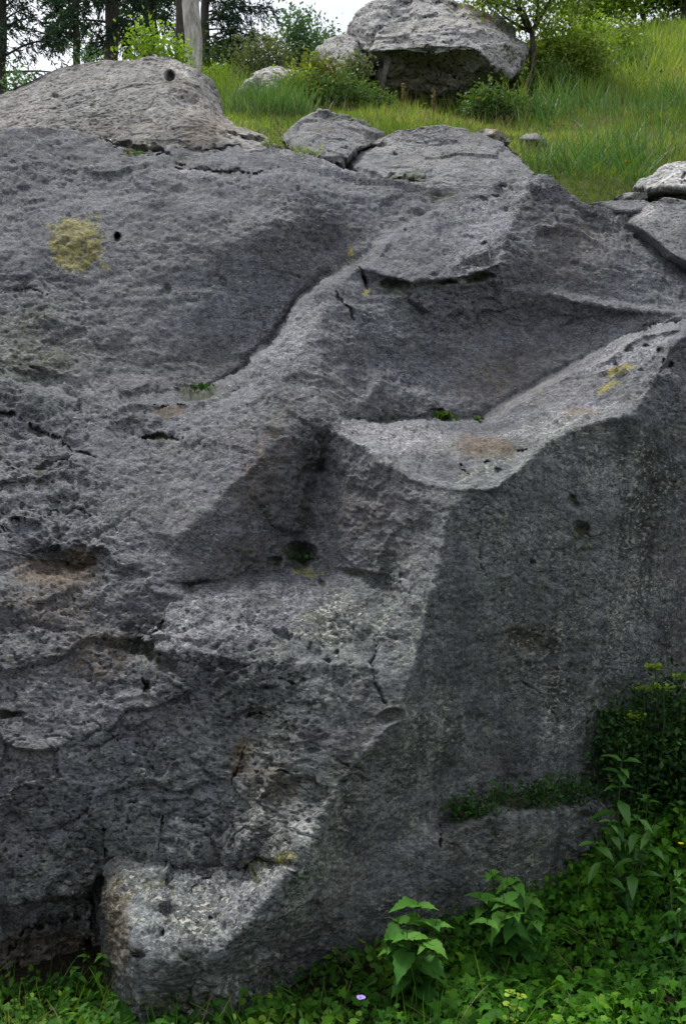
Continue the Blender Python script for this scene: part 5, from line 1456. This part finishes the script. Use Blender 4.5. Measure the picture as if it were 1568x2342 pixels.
# pale bare trunk and the darker one beside it
trunk_tree('bare_trunk', 'pale bare tree trunk standing behind the upper left boulder', 440, 13.5, W(19, 13.5), 6.5, 'bark_pale', seed=150, stubs=7)
trunk_tree('bare_trunk', 'darker trunk just left of the pale bare one', 412, 17.0, W(11, 17), 8.5, 'bark', seed=151)
def hrel(px, d, py):
    return ztop(py, d) - gbase(px, d, -.2).z
conifer('conifer', 'conifer with dark trunk and drooping branches cut by the left border', 0, 16.0, W(16, 16), hrel(0, 16, -260), hrel(0, 16, 175), 20, 'needle', 160, spread=(.9, 1.5), az=(-1.3, 1.3), nee=26, droop=.1, hang=.9)
conifer('conifer', 'dense dark conifer left of centre behind the upper left boulder', 255, 20.0, W(16, 20), hrel(255, 20, -240), hrel(255, 20, 92), 28, 'needle', 161, spread=(.7, 1.5), nee=26, wid=.03, needle=.16)
conifer('conifer', 'dense dark conifer just left of the two bare trunks', 345, 22.0, W(16, 22), hrel(345, 22, -250), hrel(345, 22, 85), 30, 'needle2', 162, spread=(.7, 1.5), nee=30, wid=.035, needle=.16)
conifer('conifer', 'slender grey green conifer left of the dense dark ones', 175, 22.0, W(8, 22), hrel(175, 22, -200), hrel(175, 22, 105), 30, 'needle2', 163, spread=(.4, .9), nee=40, wid=.04, needle=.15)
conifer('conifer', 'conifer right of the pale trunk with thin branches reaching over the sky', 470, 19.0, W(10, 19), hrel(470, 19, -200), hrel(470, 19, 110), 34, 'needle', 164, spread=(.7, 1.6), az=(-1.0, 1.0), nee=22, droop=.05, hang=.7, wid=.026, needle=.12)

# ------------------------------------------------------------------ small flowers and stalks
def flower(label, p, mat, size=.012, stem=.15, n=5, seed=0, name='wildflower'):
    root = empty(name, p, label, 'flower')
    for i in range(n):
        a_ = 2 * math.pi * i / n
        key = (name, mat)
        if key not in _variants:
            v = ROUND[0] * np.array((1, 1, 1))
            _variants[key] = mesh_from('petal', v, tris=ROUND[1])
            _variants[key].materials.append(M[mat])
        o = bpy.data.objects.new('petal', _variants[key]); COL.objects.link(o); o.parent = root
        o.matrix_local = (frame((math.cos(a_), math.sin(a_) , .35), (0, -.3, 1)) @ Matrix.Diagonal((size, size, size))).to_4x4()
    obj('stem', tubes_mesh('stem', [([(0, 0, 0), (.004, .004, -stem / 2), (0, .01, -stem)], [.0015, .0015, .002])]), M['stem'], root)
for i, (a, b_, d, l_) in enumerate([(972, 238, 11.6, 'yellow wildflower before the dark underside of the overhung boulder'), (1095, 225, 11.4, 'yellow wildflower at the left of the shaded shrub'),
                                    (1268, 285, 10.6, 'yellow wildflower, left of the pair in the meadow beyond the slab'), (1283, 295, 10.5, 'yellow wildflower, right of the pair in the meadow beyond the slab'),
                                    (1435, 408, 8.3, 'yellow wildflower in the short grass above the thin flat stone'), (1352, 292, 10.6, 'yellow wildflower alone in mid meadow')]):
    g_ = at(a, b_, d)
    hgt_ = float(g_.z - tz(g_.x, g_.y)[0])
    g_.z = max(g_.z, float(tz(g_.x, g_.y)[0]) + .12)
    flower(l_, g_, 'yellow', .03, max(.12, hgt_), seed=i)
for i, (a, b_, d, l_) in enumerate([(1402, 218, 13.0, 'white wildflower in the meadow below the weathered stone'), (1565, 243, 12.4, 'white wildflower near the right border of the meadow'), (1290, 200, 13.6, 'white wildflower in front of the olive bush')]):
    g_ = at(a, b_, d)
    g_.z = max(g_.z, float(tz(g_.x, g_.y)[0]) + .15)
    flower(l_, g_, 'white', .035, .2, seed=i)
p_ = at(825, 2272, 3.15); p_.z = float(tz(p_.x, p_.y)[0]) + .17
flower('single purple violet among the leaves at the bottom', p_, 'purple', .016, .1, name='violet')
p_ = at(1556, 1930, 4.0); flower('small orange-yellow flower at the right edge above the ivy', p_, 'yellow', .012, .15, name='buttercup')
for i, (a, y0, y1, d, l_) in enumerate([(923, 275, 192, 11.7, 'tall dry flower stalk, left of two before the overhung boulder'), (990, 272, 205, 11.6, 'tall dry flower stalk, right of two before the overhung boulder'), (873, 262, 205, 11.8, 'thin flower stalk with small heads at the left of the dark underside')]):
    b = gbase(a, d)
    H = ztop(y1, d) - b.z
    root = empty('dry_stalk', b, l_, 'plant')
    obj('stem', tubes_mesh('stem', [([(0, 0, -.02), (.01, 0, H * .5), (0, .01, H)], [.008, .006, .004])]), M['twig'], root)
    r_ = np.random.default_rng(200 + i)
    n_ = 60
    zz = r_.uniform(.35, 1, n_) * H
    co, f = scatter(DIAMOND[0], DIAMOND[1], np.stack([np.zeros(n_), np.zeros(n_), zz], 1), rand_dirs(n_, .4, r_), rand_dirs(n_, .2, r_), .04)
    obj('seed_head', leaf_mesh('seed_head', [(co, f)], [np.repeat(r_.uniform(0, 1, n_), 4)]), M['drygrass'], root)

# unseen trees added behind the viewer to shade the foot of the rock
for i, (x, y, w_, h_, th) in enumerate([(-3.5, -5.0, 6.5, 8.5, 2.6), (3.2, -5.5, 6.5, 8.5, 2.4)]):
    b = Vector((x, y, float(tz(x, y)[0]) - .1))
    bush('shade_tree', ['broad leafy tree behind the viewer on the left', 'broad leafy tree behind the viewer on the right', 'broad leafy tree beyond the right border, beside the rock'][i], 'tree', b, w_, h_, 150, 26, .36, 'darkbush', seed=300 + i, rc=.55, trunk=.2, trunk_h=th, wood='bark', lowfill=0.0, stems=9, group=None)
